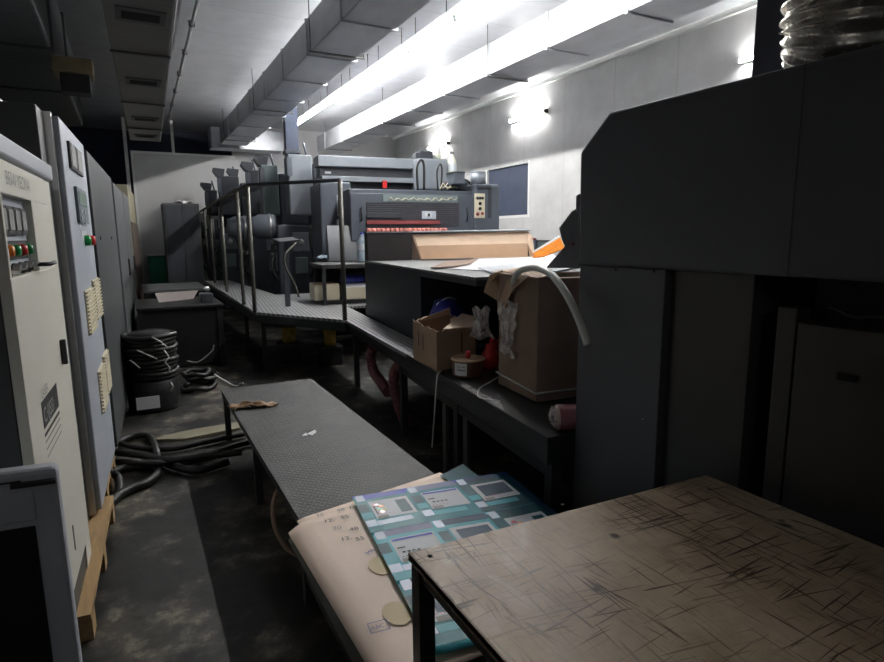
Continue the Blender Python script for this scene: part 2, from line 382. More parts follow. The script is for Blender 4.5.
# ================================================================== SETTING
ZC = 4.2; XL = -1.9; XR = 6.65; YF = -3.0; YB = 17.0
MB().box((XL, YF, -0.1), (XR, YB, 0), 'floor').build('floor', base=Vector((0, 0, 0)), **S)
MB().box((XL, YF, ZC), (XR, YB, ZC + 0.1), 'ceil').build('ceiling', base=Vector((0, 0, 0)), **S)
MB().box((XL - 0.1, YF, 0), (XL, YB, ZC), 'wallg').build('wall_left', base=Vector((0, 0, 0)), **S)
MB().box((XL, YF - 0.1, 0), (XR, YF, ZC), 'wallg').build('wall_front', base=Vector((0, 0, 0)), **S)
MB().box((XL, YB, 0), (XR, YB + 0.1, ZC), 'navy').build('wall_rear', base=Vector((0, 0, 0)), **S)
# right wall with the dark window opening
wy0 = atx(528, 195, XR).y; wy1 = atx(487, 195, XR).y; wz0, wz1 = 1.92, 2.86
b = MB()
b.box((XR, YF, 0), (XR + 0.1, wy0, ZC), 'wallw').box((XR, wy1, 0), (XR + 0.1, YB, ZC), 'wallw')
b.box((XR, wy0, 0), (XR + 0.1, wy1, wz0), 'wallw').box((XR, wy0, wz1), (XR + 0.1, wy1, ZC), 'wallw')
b.build('wall_right', base=Vector((0, 0, 0)), **S)
w = MB().box((XR + 0.05, wy0, wz0), (XR + 0.09, wy1, wz1), 'bluecol').build('window_1', base=Vector((0, 0, 0)), **S)
MB().box((XR - 0.01, wy0 - 0.05, wz0 - 0.05), (XR + 0.05, wy0, wz1 + 0.05), 'white').box((XR - 0.01, wy0, wz0 - 0.05), (XR + 0.05, wy1, wz0), 'white').build('window_frame', w)
MB().box((XR - 0.06, YF, ZC - 0.07), (XR, YB, ZC), 'white').build('trim_1', base=Vector((0, 0, 0)), **S)
# white partition that closes the hall, open to a dark space above it
YP = 15.2; pl = aty(133, 153, YP); pz = pl.z
px_ = aty(232, 150, YP).x
MB().box((pl.x, YP, 0), (px_, YP + 0.08, pz), 'wallb').box((px_, YP, 0), (XR, YP + 0.08, ZC), 'wallb').build('wall_back', base=Vector((0, 0, 0)), **S)
MB().box((pl.x, YP - 0.03, pz), (px_ + .05, YP + 0.1, pz + 0.05), 'white').build('trim_2', base=Vector((0, 0, 0)), **S)
MB().box((pl.x - 0.05, YP - 0.03, 0), (pl.x, YP + 0.1, pz + 0.05), 'white').build('trim_3', base=Vector((0, 0, 0)), **S)
sx_ = aty(173, 145, YP).x
MB().box((sx_ - 0.03, YP, pz + 0.05), (sx_ + 0.03, YP + 0.06, ZC), 'white').build('trim_4', base=Vector((0, 0, 0)), **S)
sx_ = aty(128, 170, YP).x
MB().box((sx_ - 0.04, YP, 1.5), (sx_ + 0.03, YP + 0.06, ZC), 'white').build('trim_5', base=Vector((0, 0, 0)), **S)

# ================================================================== DUCTS AND CEILING THINGS
def duct(name, x0, x1, z0, z1, y0, y1, label, mats='foil', seams=1.2, hang=True):
    t = thing(name, ((x0 + x1) / 2, y0, z0), label, 'duct')
    MB().box((x0, y0, z0), (x1, y1, z1), mats).build('duct_body', t, bevel=0.01)
    y = y0 + seams * 0.6
    while y < y1 - 0.1:
        f = MB(); e = 0.018
        f.box((x0 - e, y, z0 - e), (x0, y + 0.035, z1), mats).box((x1, y, z0 - e), (x1 + e, y + 0.035, z1), mats).box((x0, y, z0 - e), (x1, y + 0.035, z0), mats)
        f.build('flange', t); y += seams
    if hang:
        for k in range(4):
            yy = y0 + 0.8 + k * (y1 - y0 - 1.6) / 3
            for xx in (x0 - 0.027, x1 + 0.027): MB().cyl((xx, yy, z0 - 0.02), (xx, yy, ZC), 0.006, 'rail', 6).build('hanger_rod', t)
            MB().box((x0 - 0.04, yy - 0.02, z0 - 0.03), (x1 + 0.04, yy + 0.02, z0 - 0.018), 'rail').build('hanger_bar', t)
    return t
duct('ventilation_duct', 1.98, 2.55, 3.60, 3.98, 2.6, 14.2, 'wrinkled foil duct left of the ceiling tubes, shaded blue-grey')
duct('ventilation_duct', 4.30, 4.88, 3.60, 3.98, 2.4, 14.6, 'foil duct right of the ceiling tubes, its side lit bright white')
# cross duct at the far end of the hall
t = thing('ventilation_duct', (1.6, 14.35, 3.5), 'short foil cross duct at the far end under the dark gap', 'duct')
MB().box((aty(212, 150, 14.4).x, 14.4, 3.55), (3.4, 14.9, 4.0), 'foil').build('duct_body', t, bevel=0.01)
# vent duct above the cabinets
t = thing('supply_duct', (0.2, 3, 3.2), 'long dull grey duct with slot grilles over the cabinet row', 'duct')
b = MB()
pA = [(-0.13, 1.6), (0.34, 1.6), (0.61, 11.6), (0.15, 11.6)]
b.prism([Vector((x, y, 3.2)) for x, y in pA], (0, 0, 0.45), 'ductv'); b.build('duct_body', t, bevel=0.01)
for (y, l, wd) in ((5.05, 0.30, 0.34), (7.15, 0.30, 0.34), (9.35, 0.28, 0.34), (10.9, 0.28, 0.34), (3.4, 0.3, 0.34)):
    k = (y - 1.6) / 10.0; cx = 0.12 + 0.28 * k
    g = MB(); g.box((cx - wd / 2, y, 3.19), (cx + wd / 2, y + l, 3.2), 'ductd')
    g.box((cx - wd / 2 + 0.04, y + 0.07, 3.186), (cx + wd / 2 - 0.04, y + l - 0.07, 3.19), 'void'); g.build('slot_grille', t)
for y in (6.2, 8.4, 10.3):
    k = (y - 1.6) / 10.0
    MB().box((-0.14 + 0.28 * k, y, 3.185), (0.35 + 0.28 * k, y + 0.04, 3.2), 'ductd').build('flange', t)
MB().tube([(0.35, 1.6, 3.21), (0.62, 11.6, 3.21)], 0.008, 'steel', 6).build('edge_strip', t)
# conduit along the ceiling
t = thing('conduit', (0.85, 3, ZC - 0.06), 'thin white conduit clipped along the ceiling beside the slotted duct', 'pipe')
MB().tube([(0.82, 1.5, ZC - 0.04), (1.0, 15.1, ZC - 0.04)], 0.022, 'white', 8).build('pipe', t)
for k in range(9):
    y = 4.5 + k * 1.25; x = 0.82 + 0.18 * (y - 1.5) / 13.6
    MB().box((x - 0.035, y, ZC - 0.065), (x + 0.035, y + 0.05, ZC), 'cabmid').build('clip', t)
# dark ducting above the cabinet tops at the left
t = thing('exhaust_duct', (-0.9, 4.0, 2.9), 'wide black duct running under the ceiling at upper left', 'duct')
MB().box((-1.6, 0.8, 3.05), (-0.42, 9.5, 3.8), 'ductd').build('duct_body', t, bevel=0.02)
for y in (2.6, 4.2, 5.8, 7.4): MB().box((-1.62, y, 3.03), (-0.40, y + 0.05, 3.82), 'ductd').build('flange', t)
MB().box((-0.62, 3.75, 3.02), (-0.56, 4.5, 3.05), 'olive').build('edge_strip', t)
t = thing('junction_box', (-0.45, 5.2, 2.75), 'brownish timber box hanging under the black duct', 'box')
MB().box((-0.45, 6.0, 2.93), (-0.15, 6.3, 3.05), 'ducto').build('box_body', t, bevel=0.01)
MB().box((-0.40, 6.05, 2.78), (-0.18, 6.25, 2.93), 'black').build('lower_case', t, bevel=0.01)
MB().box((-0.44, 6.05, 3.0), (-0.42, 6.2, 3.06), 'rail').build('bracket', t)
t = thing('duct_elbow', (-0.6, 3.1, 2.2), 'sloping galvanised duct elbow behind the blue-grey cabinet top', 'duct')
b = MB(); b.prism([(-1.25, 3.95, 2.35), (-0.62, 3.95, 2.35), (-0.42, 3.95, 2.15), (-1.25, 3.95, 2.15)], (0, 1.6, 0), 'beigecap')
b.build('duct_body', t, bevel=0.01)
MB().lathe((-0.52, 3.94, 2.24), [(0.03, 0), (0.03, 0.02), (0, 0.02)], 'steel', 12, Vector((0, -1, 0))).build('cap', t)
MB().box((-0.66, 3.93, 2.34), (-0.60, 5.5, 2.37), 'steel').build('edge_strip', t)

# ---------------------------------------------------------------- lamps
def batten(y, label, x=3.34, L=1.2, ZC=3.98):
    y = y * .94
    t = thing('tube_light', (x, y, ZC - 0.12), label, 'lamp', None)
    MB().prism([(x - .10, y, ZC - .045), (x - .03, y, ZC), (x + .03, y, ZC), (x + .10, y, ZC - .045), (x + .03, y, ZC - .075), (x - .03, y, ZC - .075)], (0, L, 0), 'lampn').build('housing', t)
    MB().cyl((x, y + 0.03, ZC - 0.095), (x, y + L - 0.03, ZC - 0.095), 0.018, 'lamp', 10).build('tube', t)
    for yy in (y + .2, y + L - .2): MB().cyl((x, yy, ZC), (x, yy, 4.2), .005, 'rail', 6).build('hanger_rod', t)
    for yy in (y, y + L - .03): MB().box((x - 0.02, yy, ZC - 0.12), (x + 0.02, yy + 0.03, ZC - 0.07), 'lampn').build('socket', t)
lab = ['nearest ceiling tube, at the top edge of the photo', 'second nearest ceiling tube between the two foil ducts', 'third nearest ceiling tube between the two foil ducts',
       'fourth ceiling tube, in the middle of the row', 'fifth ceiling tube, just before the brightest patch', 'sixth ceiling tube, within the brightest patch over the press', 'farthest ceiling tube of the row over the press']
for k in range(7): batten(5.0 + k * 1.3, lab[k])
batten(3.6, 'ceiling tube just outside the top of the photo')
t = thing('tube_light', (-0.6, YF + .1, 3.0), 'weak unseen fill tube added on the wall behind the viewpoint', 'lamp')  # unseen fill lamp, added to lift the dark near side
MB().box((-1.2, YF, 2.97), (0.0, YF + .04, 3.03), 'lampn').build('housing', t)
MB().cyl((-1.17, YF + .06, 3.0), (-0.03, YF + .06, 3.0), 0.016, 'lampfill', 10).build('tube', t)
def walltube(pa, pb, label):
    a = atx(*pa, XR); c = atx(*pb, XR); y0, y1 = sorted((a.y, c.y)); z = (a.z + c.z) / 2
    t = thing('wall_tube_light', (XR - 0.05, y0, z), label, 'lamp')
    MB().box((XR - 0.04, y0, z - 0.025), (XR, y1, z + 0.025), 'lampn').build('housing', t)
    MB().cyl((XR - 0.065, y0 + 0.03, z), (XR - 0.065, y1 - 0.03, z), 0.016, 'lampw', 10).build('tube', t)
    MB().box((XR - 0.09, y0 - 0.01, z - 0.03), (XR, y0 + 0.03, z + 0.03), 'black').build('socket', t)
    MB().box((XR - 0.09, y1 - 0.03, z - 0.03), (XR, y1, z + 0.03), 'lampn').build('socket', t)
walltube((512, 120), (548, 113), 'glaring tube on the white wall above the dark window')
walltube((430, 149), (450, 143), 'tube on the white wall behind the bottle on the press')
walltube((741, 62), (775, 52), 'tube on the wall beside the black vertical duct')

# ================================================================== LEFT ROW OF CABINETS
def pallet(s0, s1, label, depth=0.62, off=0.04):
    t = thing('pallet', CN * COFF + CS * s0, label, 'pallet')
    n1 = COFF + (0.04 if s0 < 3 else 0.0)
    MB().cbox((n1 - 0.10, s0, 0.095), (n1, s1, 0.12), 'pine').build('board', t)
    MB().cbox((n1 - depth, s0, 0.095), (n1 - depth + 0.1, s1, 0.12), 'pine').build('board', t)
    MB().cbox((n1 - depth / 2 - 0.05, s0, 0.095), (n1 - depth / 2 + 0.05, s1, 0.12), 'pine').build('board', t)
    for k in range(3):
        s = s0 + 0.02 + k * (s1 - s0 - 0.13) / 2
        MB().cbox((n1 - depth, s, 0.0), (n1, s + 0.09, 0.095), 'pine').build('bearer', t)
    return t
c1a = cs(35, 465)[0]; c1b = 2.93
pallet(2.42, 3.58, 'long pine pallet under the beige control cabinet')
pallet(3.68, 4.3, 'pine pallet under the blue-grey cabinet with louvres')
DEP = 0.55
# beige cabinet
t = thing('control_cabinet', CN * (COFF - 0.25) + CS * ((c1a + c1b) / 2) + EZ * 0.12, 'beige control cabinet with four meters and coloured pilot lamps', 'cabinet')
z0, z1 = 0.12, 1.85
ra, rb = cs(-2, 250)[0], cs(37, 250)[0]      # recess extent along the row
rt_, rb_ = 1.70, 1.33
ra = c1a + 0.02; rb = cs(36, 240)[0]
zt = cs(28, 200)[1]; zb = cs(42, 270)[1]
b = MB(); n0 = COFF - 0.03
b.cbox((COFF - DEP, c1a, z0), (n0, c1b, z1 - 0.065), 'cabdark'); b.build('body', t, bevel=0.004)
b = MB()
b.cbox((n0, c1a, z0 + 0.12), (COFF, c1b - 0.14, zb), 'beige').cbox((n0, c1a, zt), (COFF, c1b - 0.14, z1 - 0.07), 'beige')
b.cbox((n0, rb, zb), (COFF, c1b - 0.14, zt), 'beige').cbox((n0, c1a, zb), (COFF, ra, zt), 'beige')
door = b.build('door', t, bevel=0.003)
MB().cbox((n0, c1b - 0.135, z0), (COFF - 0.004, c1b, z1 - 0.07), 'beige').build('side_post', t, bevel=0.003)
MB().cbox((COFF - DEP, c1a, z1 - 0.065), (COFF + 0.012, c1b + 0.01, z1), 'beigecap').build('top_cap', t, bevel=0.01)
MB().cbox((n0, c1a, z0), (COFF - 0.01, c1b - 0.14, z0 + 0.115), 'cabdark').build('plinth', t)
MB().cbox((n0 - 0.001, ra, zb), (n0 + 0.004, rb, zt), 'cabgrey').build('recess_plate', t)
nw = (rb - ra - 0.05) / 4.0; zm1 = zt - 0.03; zm0 = zt - 0.03 - (zt - zb) * 0.36
for k in range(4):
    a = ra + 0.02 + k * nw
    m_ = MB().cbox((n0 + 0.003, a, zm0), (n0 + 0.015, a + nw * 0.92, zm1), 'black').build('meter', t)
    MB().cbox((n0 + 0.015, a + nw * 0.14, zm0 + 0.015), (n0 + 0.018, a + nw * 0.8, zm1 - 0.01), 'meter').build('meter_face', m_)
zl = zm0 - (zt - zb) * 0.2
MB().cbox((n0 + 0.003, ra + 0.02, zl - 0.03), (n0 + 0.007, rb - 0.03, zl + 0.03), 'black').build('lamp_rail', t)
for k, mm in enumerate(('orange', 'green', 'red', 'green')):
    a = ra + 0.02 + (k + 0.45) * nw
    p = CN * (n0 + 0.005) + CS * a + EZ * zl
    MB().lathe(p, [(0.019, 0), (0.019, 0.016), (0.015, 0.026), (0, 0.028)], mm, 14, CN).build('pilot_lamp', t, label={'orange': 'orange pilot lamp', 'green': 'green pilot lamp', 'red': 'red pilot lamp'}[mm])
zk = zl - (zt - zb) * 0.24
for k in range(4):
    a = ra + 0.02 + (k + 0.45) * nw; p = CN * (n0 + 0.003) + CS * a + EZ * zk
    q = MB().lathe(p, [(0.019, 0), (0.019, 0.012), (0.014, 0.018), (0.014, 0.022), (0, 0.022)], 'black', 14, CN).build('selector_switch', t)
    b = MB().prism([p + CN * 0.02 + CS * (-0.02) + EZ * (-0.012 + 0.01 * k), p + CN * 0.02 + CS * 0.02 + EZ * 0.008, p + CN * 0.02 + CS * 0.018 + EZ * 0.02, p + CN * 0.02 + CS * (-0.022)], CN * 0.018, 'steel')
    b.build('switch_lever', q)
p = CN * (n0 + 0.02) + CS * (rb - 0.05) + EZ * (zk + 0.005)
MB().tube([p, p + CN * 0.05 + CS * 0.02, p + CN * 0.055 + CS * 0.07 + EZ * 0.004], 0.007, 'black', 8).build('lever_handle', t)
# lettering and logo on the cabinet front
lw = MB(); a0, zz = cs(4, 168); a1, zz1 = cs(29, 178)
lw.text('BEIW·YEONA', CN * (COFF + 0.001) + CS * (a0 - 0.005) + EZ * (zz - 0.045), CS, EZ, 0.058, 'inkg'); lw.build('lettering', t)
s_a, z_a = cs(42, 412); s_b, z_b = cs(56, 385); zc_ = (cs(42, 420)[1] + cs(57, 395)[1]) / 2
lg = MB(); lg.cbox((COFF, s_a, zc_ - 0.04), (COFF + 0.0015, s_b, zc_ + 0.05), 'ink')
lg.text('C·IJSSI', CN * (COFF + 0.0016) + CS * (s_a + 0.01) + EZ * (zc_ - 0.025), CS, EZ, (s_b - s_a) * 0.24, 'meter', bold=True)
lg.text('LASER', CN * (COFF + 0.001) + CS * (s_a + 0.01) + EZ * (zc_ + 0.06), CS, EZ, 0.045, 'inkg')
for k, h in enumerate((0.010, 0.005, 0.004, 0.003)):
    zz = zc_ - 0.058 - 0.026 * k; lg.cbox((COFF, s_a, zz - h), (COFF + 0.001, s_b, zz), 'ink' if k < 1 else 'inkg')
lg.build('logo', t)
s_h, z_h = cs(61, 352)
MB().cbox((COFF, s_h - 0.012, z_h - 0.05), (COFF + 0.02, s_h + 0.012, z_h + 0.05), 'black').build('door_handle', t, bevel=0.004)
s_h, z_h = cs(74, 540)
MB().cbox((COFF, s_h - 0.006, z_h - 0.04), (COFF + 0.003, s_h + 0.006, z_h + 0.06), 'inkg').build('keyhole_plate', t)
# cabinet with louvres
c2a, c2b = 3.52, 4.34
t = thing('control_cabinet', CN * (COFF - 0.3) + CS * 4 + EZ * 0.12, 'tall blue-grey cabinet with two meters, keypad and cream louvres', 'cabinet')
z1 = 2.13
t2a = cs(54.7, 110.6)[0]; 
MB().cbox((COFF - 0.9, c1b + 0.22, 0.12), (COFF - 0.05, c2b, z1), 'cabdark').build('body', t, bevel=0.005)
dA = c1b + 0.43; dB = c2b - 0.02
MB().cbox((COFF - 0.05, dA, 0.14), (COFF + 0.005, dB, z1 - 0.01), 'cabgrey').build('door', t, bevel=0.006)
MB().cbox((COFF - 0.05, dA - 0.05, 0.14), (COFF - 0.02, dA - 0.01, z1), 'steel').build('edge_strip', t)
def cpatch(px0, py0, px1, py1, m, th, name, parent, n=COFF + 0.005, mid=True, **kw):
    sa, za = cs(px0, py0); sb, zb_ = cs(px1, py1)
    return MB().cbox((n, sa, za), (n + th, sb, zb_), m).build(name, parent, bevel=min(0.002, th * .4), **kw)
def cpat(sa, sb, za, zb_, m, th, name, parent, n=COFF + 0.005, **kw):
    return MB().cbox((n, sa, za), (n + th, sb, zb_), m).build(name, parent, bevel=min(0.002, th * .4), **kw)
def cspan(px0, px1, py0, py1):   # centre-line sampling gives s-range and z-range
    pm = (py0 + py1) / 2; return cs(px0, pm)[0], cs(px1, pm)[0], cs((px0 + px1) / 2, py1)[1], cs((px0 + px1) / 2, py0)[1]
for (x0, x1, y0, y1) in ((67, 72.5, 145, 169), (73.5, 79, 151, 174)):
    r = cspan(x0, x1, y0, y1); m_ = cpat(*r, 'black', 0.012, 'meter', t)
    cpat(r[0] + 0.03, r[1] - 0.02, r[2] + 0.015, r[3] - 0.01, 'meter', 0.003, 'meter_face', m_, n=COFF + 0.017)
r = cspan(74.5, 83.5, 190, 223); kp = cpat(*r, 'keypad', 0.015, 'keypad_panel', t)
cpat(r[0] + 0.04, r[1] - 0.03, r[3] - 0.09, r[3] - 0.02, 'lcd', 0.003, 'display', kp, n=COFF + 0.02)
for k in range(6):
    cpat(r[0] + 0.05 + (k % 2) * (r[1] - r[0] - 0.08) * 0.5, r[0] + 0.05 + (k % 2) * (r[1] - r[0] - 0.08) * 0.5 + 0.04, r[3] - 0.135 - 0.035 * (k // 2), r[3] - 0.115 - 0.035 * (k // 2), 'cabgrey', 0.004, 'key', kp, n=COFF + 0.02)
r = cspan(80, 85.5, 231, 236); cpat(*r, 'whitep', 0.002, 'label_plate', t)
for (x, m_, l_) in ((84, 'green', 'green push button'), (89, 'red', 'red push button')):
    s_, z_ = cs(x, 240.5)
    MB().lathe(CN * (COFF + 0.005) + CS * s_ + EZ * z_, [(0.03, 0), (0.03, 0.02), (0.022, 0.03), (0, 0.03)], m_, 14, CN).build('push_button', t, label=l_)
for (x0, x1, y0, y1) in ((84, 100, 285, 330), (97, 109, 358, 408)):
    r = cspan(x0, x1, y0, y1); ss = (r[1] - r[0]); 
    lv = MB()
    for c_ in range(2):
        a = r[0] + c_ * ss * 0.5; zs = 0.03 * c_
        lv.cbox((COFF + 0.005, a + 0.01, r[2] + zs), (COFF + 0.012, a + ss * 0.46, r[3] + zs), 'cream')
        for k in range(12):
            z_ = r[2] + zs + (k + 0.5) * (r[3] - r[2]) / 12.0
            lv.cbox((COFF + 0.012, a + 0.015, z_ - 0.006), (COFF + 0.022, a + ss * 0.45, z_ + 0.004), 'cream')
    lv.build('louvre', t, label='cream louvred vent')
# graphite cabinet
t = thing('electrical_cabinet', CN * (COFF - 0.3) + CS * 5.5, 'plain graphite cabinet with three small bolts, beyond the keypad cabinet', 'cabinet')
c3a, c3b = 4.46, 6.55; z1 = 2.13
MB().cbox((COFF - 0.8, c3a, 0), (COFF - 0.02, c3b, z1), 'cabdark').build('body', t, bevel=0.005)
MB().cbox((COFF - 0.02, c3a + 0.1, 0.08), (COFF, c3b - 0.01, z1 - 0.01), 'cablong').build('door', t, bevel=0.006)
for x in (100, 111, 119):
    s_, z_ = cs(x, 238)
    if s_ < c3b - 0.05: MB().lathe(CN * COFF + CS * s_ + EZ * z_, [(0.014, 0), (0.014, 0.006), (0, 0.008)], 'black', 10, CN).build('bolt', t)
# second run of cabinets
for i, (a, b_, z1, m_, lb) in enumerate(((6.75, 8.3, 2.12, 'cabmid', 'third grey cabinet in the row, after the long graphite one'), (8.35, 9.7, 2.14, 'cabmid', 'fourth grey cabinet in the row, before the olive one'))):
    t = thing('electrical_cabinet', CN * (COFF - 0.3) + CS * (a + b_) / 2, lb, 'cabinet')
    MB().cbox((COFF - 0.7, a, 0), (COFF - 0.02, b_, z1), 'cabdark').build('body', t, bevel=0.005)
    MB().cbox((COFF - 0.02, a + 0.03, 0.08), (COFF, b_ - 0.02, z1 - 0.02), m_).build('door', t, bevel=0.005)
    MB().cbox((COFF, b_ - 0.2, 1.1), (COFF + 0.02, b_ - 0.17, 1.3), 'black').build('door_handle', t)
t = thing('electrical_cabinet', CN * (COFF - 0.3) + CS * 11, 'olive beige cabinet with a brown door at the far end', 'cabinet')
MB().cbox((COFF - 0.6, 10.2, 0), (COFF - 0.02, 12.6, 2.35), 'olive').build('body', t, bevel=0.005)
MB().cbox((COFF - 0.02, 10.3, 0.1), (COFF, 12.5, 1.8), 'brownp').build('door', t, bevel=0.004)

# ---------------------------------------------------------------- foreground console, bottom left
pc = aty(57, 467, 1.5); t = thing('console_cabinet', (pc.x, pc.y, 0), 'grey framed console with a black front in the near left corner', 'cabinet')
ang = math.radians(7); KX = Vector((math.cos(ang), -math.sin(ang), 0)); KY = Vector((math.sin(ang) - 0.16, math.cos(ang), 0)).normalized()
o_ = Vector((pc.x, pc.y, 0)); zt_ = pc.z
def kb(b, x0, x1, y0, y1, z0, z1, m):
    q = lambda x, y, z: o_ + KX * x + KY * y + EZ * z
    return b.prism([q(x0, y0, z0), q(x0, y1, z0), q(x1, y1, z0), q(x1, y0, z0)], EZ * (z1 - z0), m)
kb(MB(), -0.75, 0, 0.0, 0.05, 0, zt_, 'consolep').build('body', t, bevel=0.012)
kb(kb(MB(), -0.73, -0.055, -0.006, 0.0, 0.05, zt_ - 0.13, 'black'), -0.73, -0.07, -0.008, -0.006, zt_ - 0.022, zt_ - 0.018, 'ink').build('front_panel', t)
kb(MB(), -0.73, -0.05, -0.007, 0.0, zt_ - 0.115, zt_ - 0.045, 'consolep').build('fascia', t, bevel=0.003)
kb(MB(), -0.09, -0.005, -0.015, -0.0005, zt_ - 0.033, zt_ - 0.024, 'ink').build('trim_strip', t)

# ================================================================== FLOOR THINGS, LEFT AISLE
def cable(name, pts, r, label, cat='hose', m='rubber', group=None):
    P = smooth_path(pts, 8); o = MB().tube(P, r, m, 10).build(name); o['label'] = label; o['category'] = cat
    if group: o['group'] = group
    return o
def gp(px, py, z=0.03): v = atz(px, py, z); return v
cable('hose', [gp(104, 476), gp(125, 468), gp(150, 466), gp(158, 472), gp(148, 482), gp(128, 490), gp(112, 500), gp(100, 507)], 0.028, 'thick black hose looped on the floor nearest the cabinets')
cable('hose', [gp(100, 480, .1), gp(108, 472, .12), gp(118, 478, .06), gp(119, 494), gp(110, 504), gp(100, 506)], 0.024, 'short black hose curling out beside the pallets')
cable('hose', [gp(112, 446), gp(130, 437), gp(148, 436), gp(155, 446), gp(160, 460, .035), gp(180, 468, .035), gp(200, 470, .035), gp(228, 462, .035)], 0.025, 'black hose bending behind the loop and running to the bench')
cable('hose', [gp(112, 452, .09), gp(140, 455, .09), gp(170, 460, .09), gp(205, 456, .09), gp(242, 452, .09)], 0.024, 'black hose, topmost of those crossing the aisle')
cable('hose', [gp(115, 462), gp(150, 463, .085), gp(190, 462), gp(230, 447), gp(260, 440)], 0.022, 'black hose lying nearly straight across the aisle')
cable('hose', [gp(112, 441), gp(135, 447, .03), gp(170, 449, .03), gp(210, 441, .03), gp(245, 434, .03)], 0.02, 'farthest black hose crossing the aisle')
b = MB(); p = [atz(150, 442, 0), atz(185, 441, 0), atz(240, 430, 0), atz(238, 424, 0), atz(185, 433, 0)]
t = MB().prism([v + EZ * 0.0 for v in p], (0, 0, 0.02), 'olive').build('floor_board'); t['label'] = 'thin pale board on the floor behind the hoses'; t['category'] = 'board'
# reels of black hose with white ties
cx, cy = 0.085, 5.85; t = thing('hose_drum', (cx, cy, 0), 'black drum wrapped in coiled tubing with white ties', 'drum')
MB().lathe((cx, cy, 0), [(0, 0), (0.21, 0), (0.22, 0.02), (0.22, 0.27), (0.2, 0.29)], 'black', 28).build('drum_body', t)
cb = MB()
for k in range(11):
    z = 0.31 + k * 0.037; R_ = 0.205 + 0.012 * math.sin(k * 2.1)
    cb.tube([(cx + R_ * math.cos(a * PI / 12), cy + R_ * math.sin(a * PI / 12), z + 0.006 * math.sin(a * .8 + k)) for a in range(24)], 0.021, 'rubber', 8, closed=True)
cb.build('coil', t)
MB().lathe((cx, cy, 0), [(0.18, 0.3), (0.18, 0.7), (0, 0.7)], 'void', 20).build('core', t)
def ds(px, py): return aty(px, py, cy - 0.25)
for pts in ([(152, 337), (161, 342), (168, 348)], [(137, 350), (148, 355), (157, 359)], [(130, 360), (135, 364), (140, 368)], [(164, 350), (169, 357), (165, 362), (170, 368), (168, 373)], [(171, 382), (173, 386), (171, 391)]):
    MB().tube([ds(*q) for q in pts], 0.0065, 'strap', 6).build('tie', t)
a = ds(137, 411); c = ds(160, 403)
MB().box((a.x, cy - 0.235, a.z if a.z > .05 else .08), (c.x, cy - 0.222, max(c.z, .16)), 'paper').build('label_plate', t)
# loops of black hose on the floor right of the drum
for k, (x, y, rr_, z) in enumerate(((0.50, 6.35, .17, .03), (0.56, 6.5, .15, .09), (0.50, 6.45, .13, .15))):
    o = MB().tube([(x + rr_ * math.cos(a * PI / 14), y + rr_ * math.sin(a * PI / 14), z + .01 * math.sin(a)) for a in range(28)], .024, 'rubber', 8, closed=True).build('hose_coil')
    o['label'] = ('lowest', 'middle', 'topmost')[k] + ' black hose loop piled right of the wrapped drum'; o['category'] = 'hose'
cable('air_hose', [aty(187, 361, 6.2), aty(198, 362, 6.2), aty(211, 352, 6.2), aty(214, 345, 6.2)], .006, 'thin grey tube curling up beyond the hose loops', 'hose', 'inkg')
cable('air_hose', [aty(214, 374, 5.2), aty(225, 381, 5.2), aty(236, 386, 5.0), aty(243, 383, 4.9)], .006, 'pale thin tube sticking out near the far end of the low bench', 'hose', 'strap')
# dark workbench with a pinkish board
t = thing('work_table', (0.5, 7.9, 0), 'black steel table beyond the drums holding a pale board', 'table')
MB().box((0.0, 7.45, 0.72), (0.95, 8.6, 0.75), 'black').build('table_top', t, bevel=0.005)
MB().box((0.07, 7.5, 0.02), (0.87, 8.5, 0.72), 'black').build('shade_box', t)  # black box added in place of the shade under the top
for x in (0.04, 0.9):
    for y in (7.5, 8.55): MB().box((x - 0.03, y - 0.03, 0), (x + 0.03, y + 0.03, 0.72), 'black').build('leg', t)
b = MB().prism([atz(155, 294, 0.755), atz(159, 303, 0.755), atz(193, 299, 0.755), atz(198, 291, 0.755)], (0, 0, 0.012), 'pinkw').build('flat_board'); b['label'] = 'pinkish grey board on the black table beyond the drums'; b['category'] = 'board'
t = thing('bench_grinder', (0.8, 8.0, 0.75), 'small dark machine with a steel knob at the end of the black table', 'tool')
MB().box((0.72, 7.7, 0.75), (0.86, 7.95, 0.86), 'press2').build('tool_body', t, bevel=0.01)
MB().lathe((0.79, 7.7, 0.9), [(0.03, 0), (0.045, 0.02), (0.03, 0.05), (0, 0.055)], 'steel', 12).build('knob', t)
t = thing('work_table', (0.6, 10.2, 0), 'low dark table with a light edge, farther up the aisle', 'table')
MB().box((0.12, 9.6, 0.74), (1.0, 11.0, 0.78), 'cabdark').build('table_top', t, bevel=0.004)
MB().box((0.2, 9.7, 0.02), (0.92, 10.9, 0.74), 'black').build('shade_box', t)  # added black box again, standing in for the dark below
for x in (0.17, 0.95):
    for y in (9.65, 10.95): MB().box((x - 0.03, y - 0.03, 0), (x + 0.03, y + 0.03, 0.74), 'black').build('leg', t)
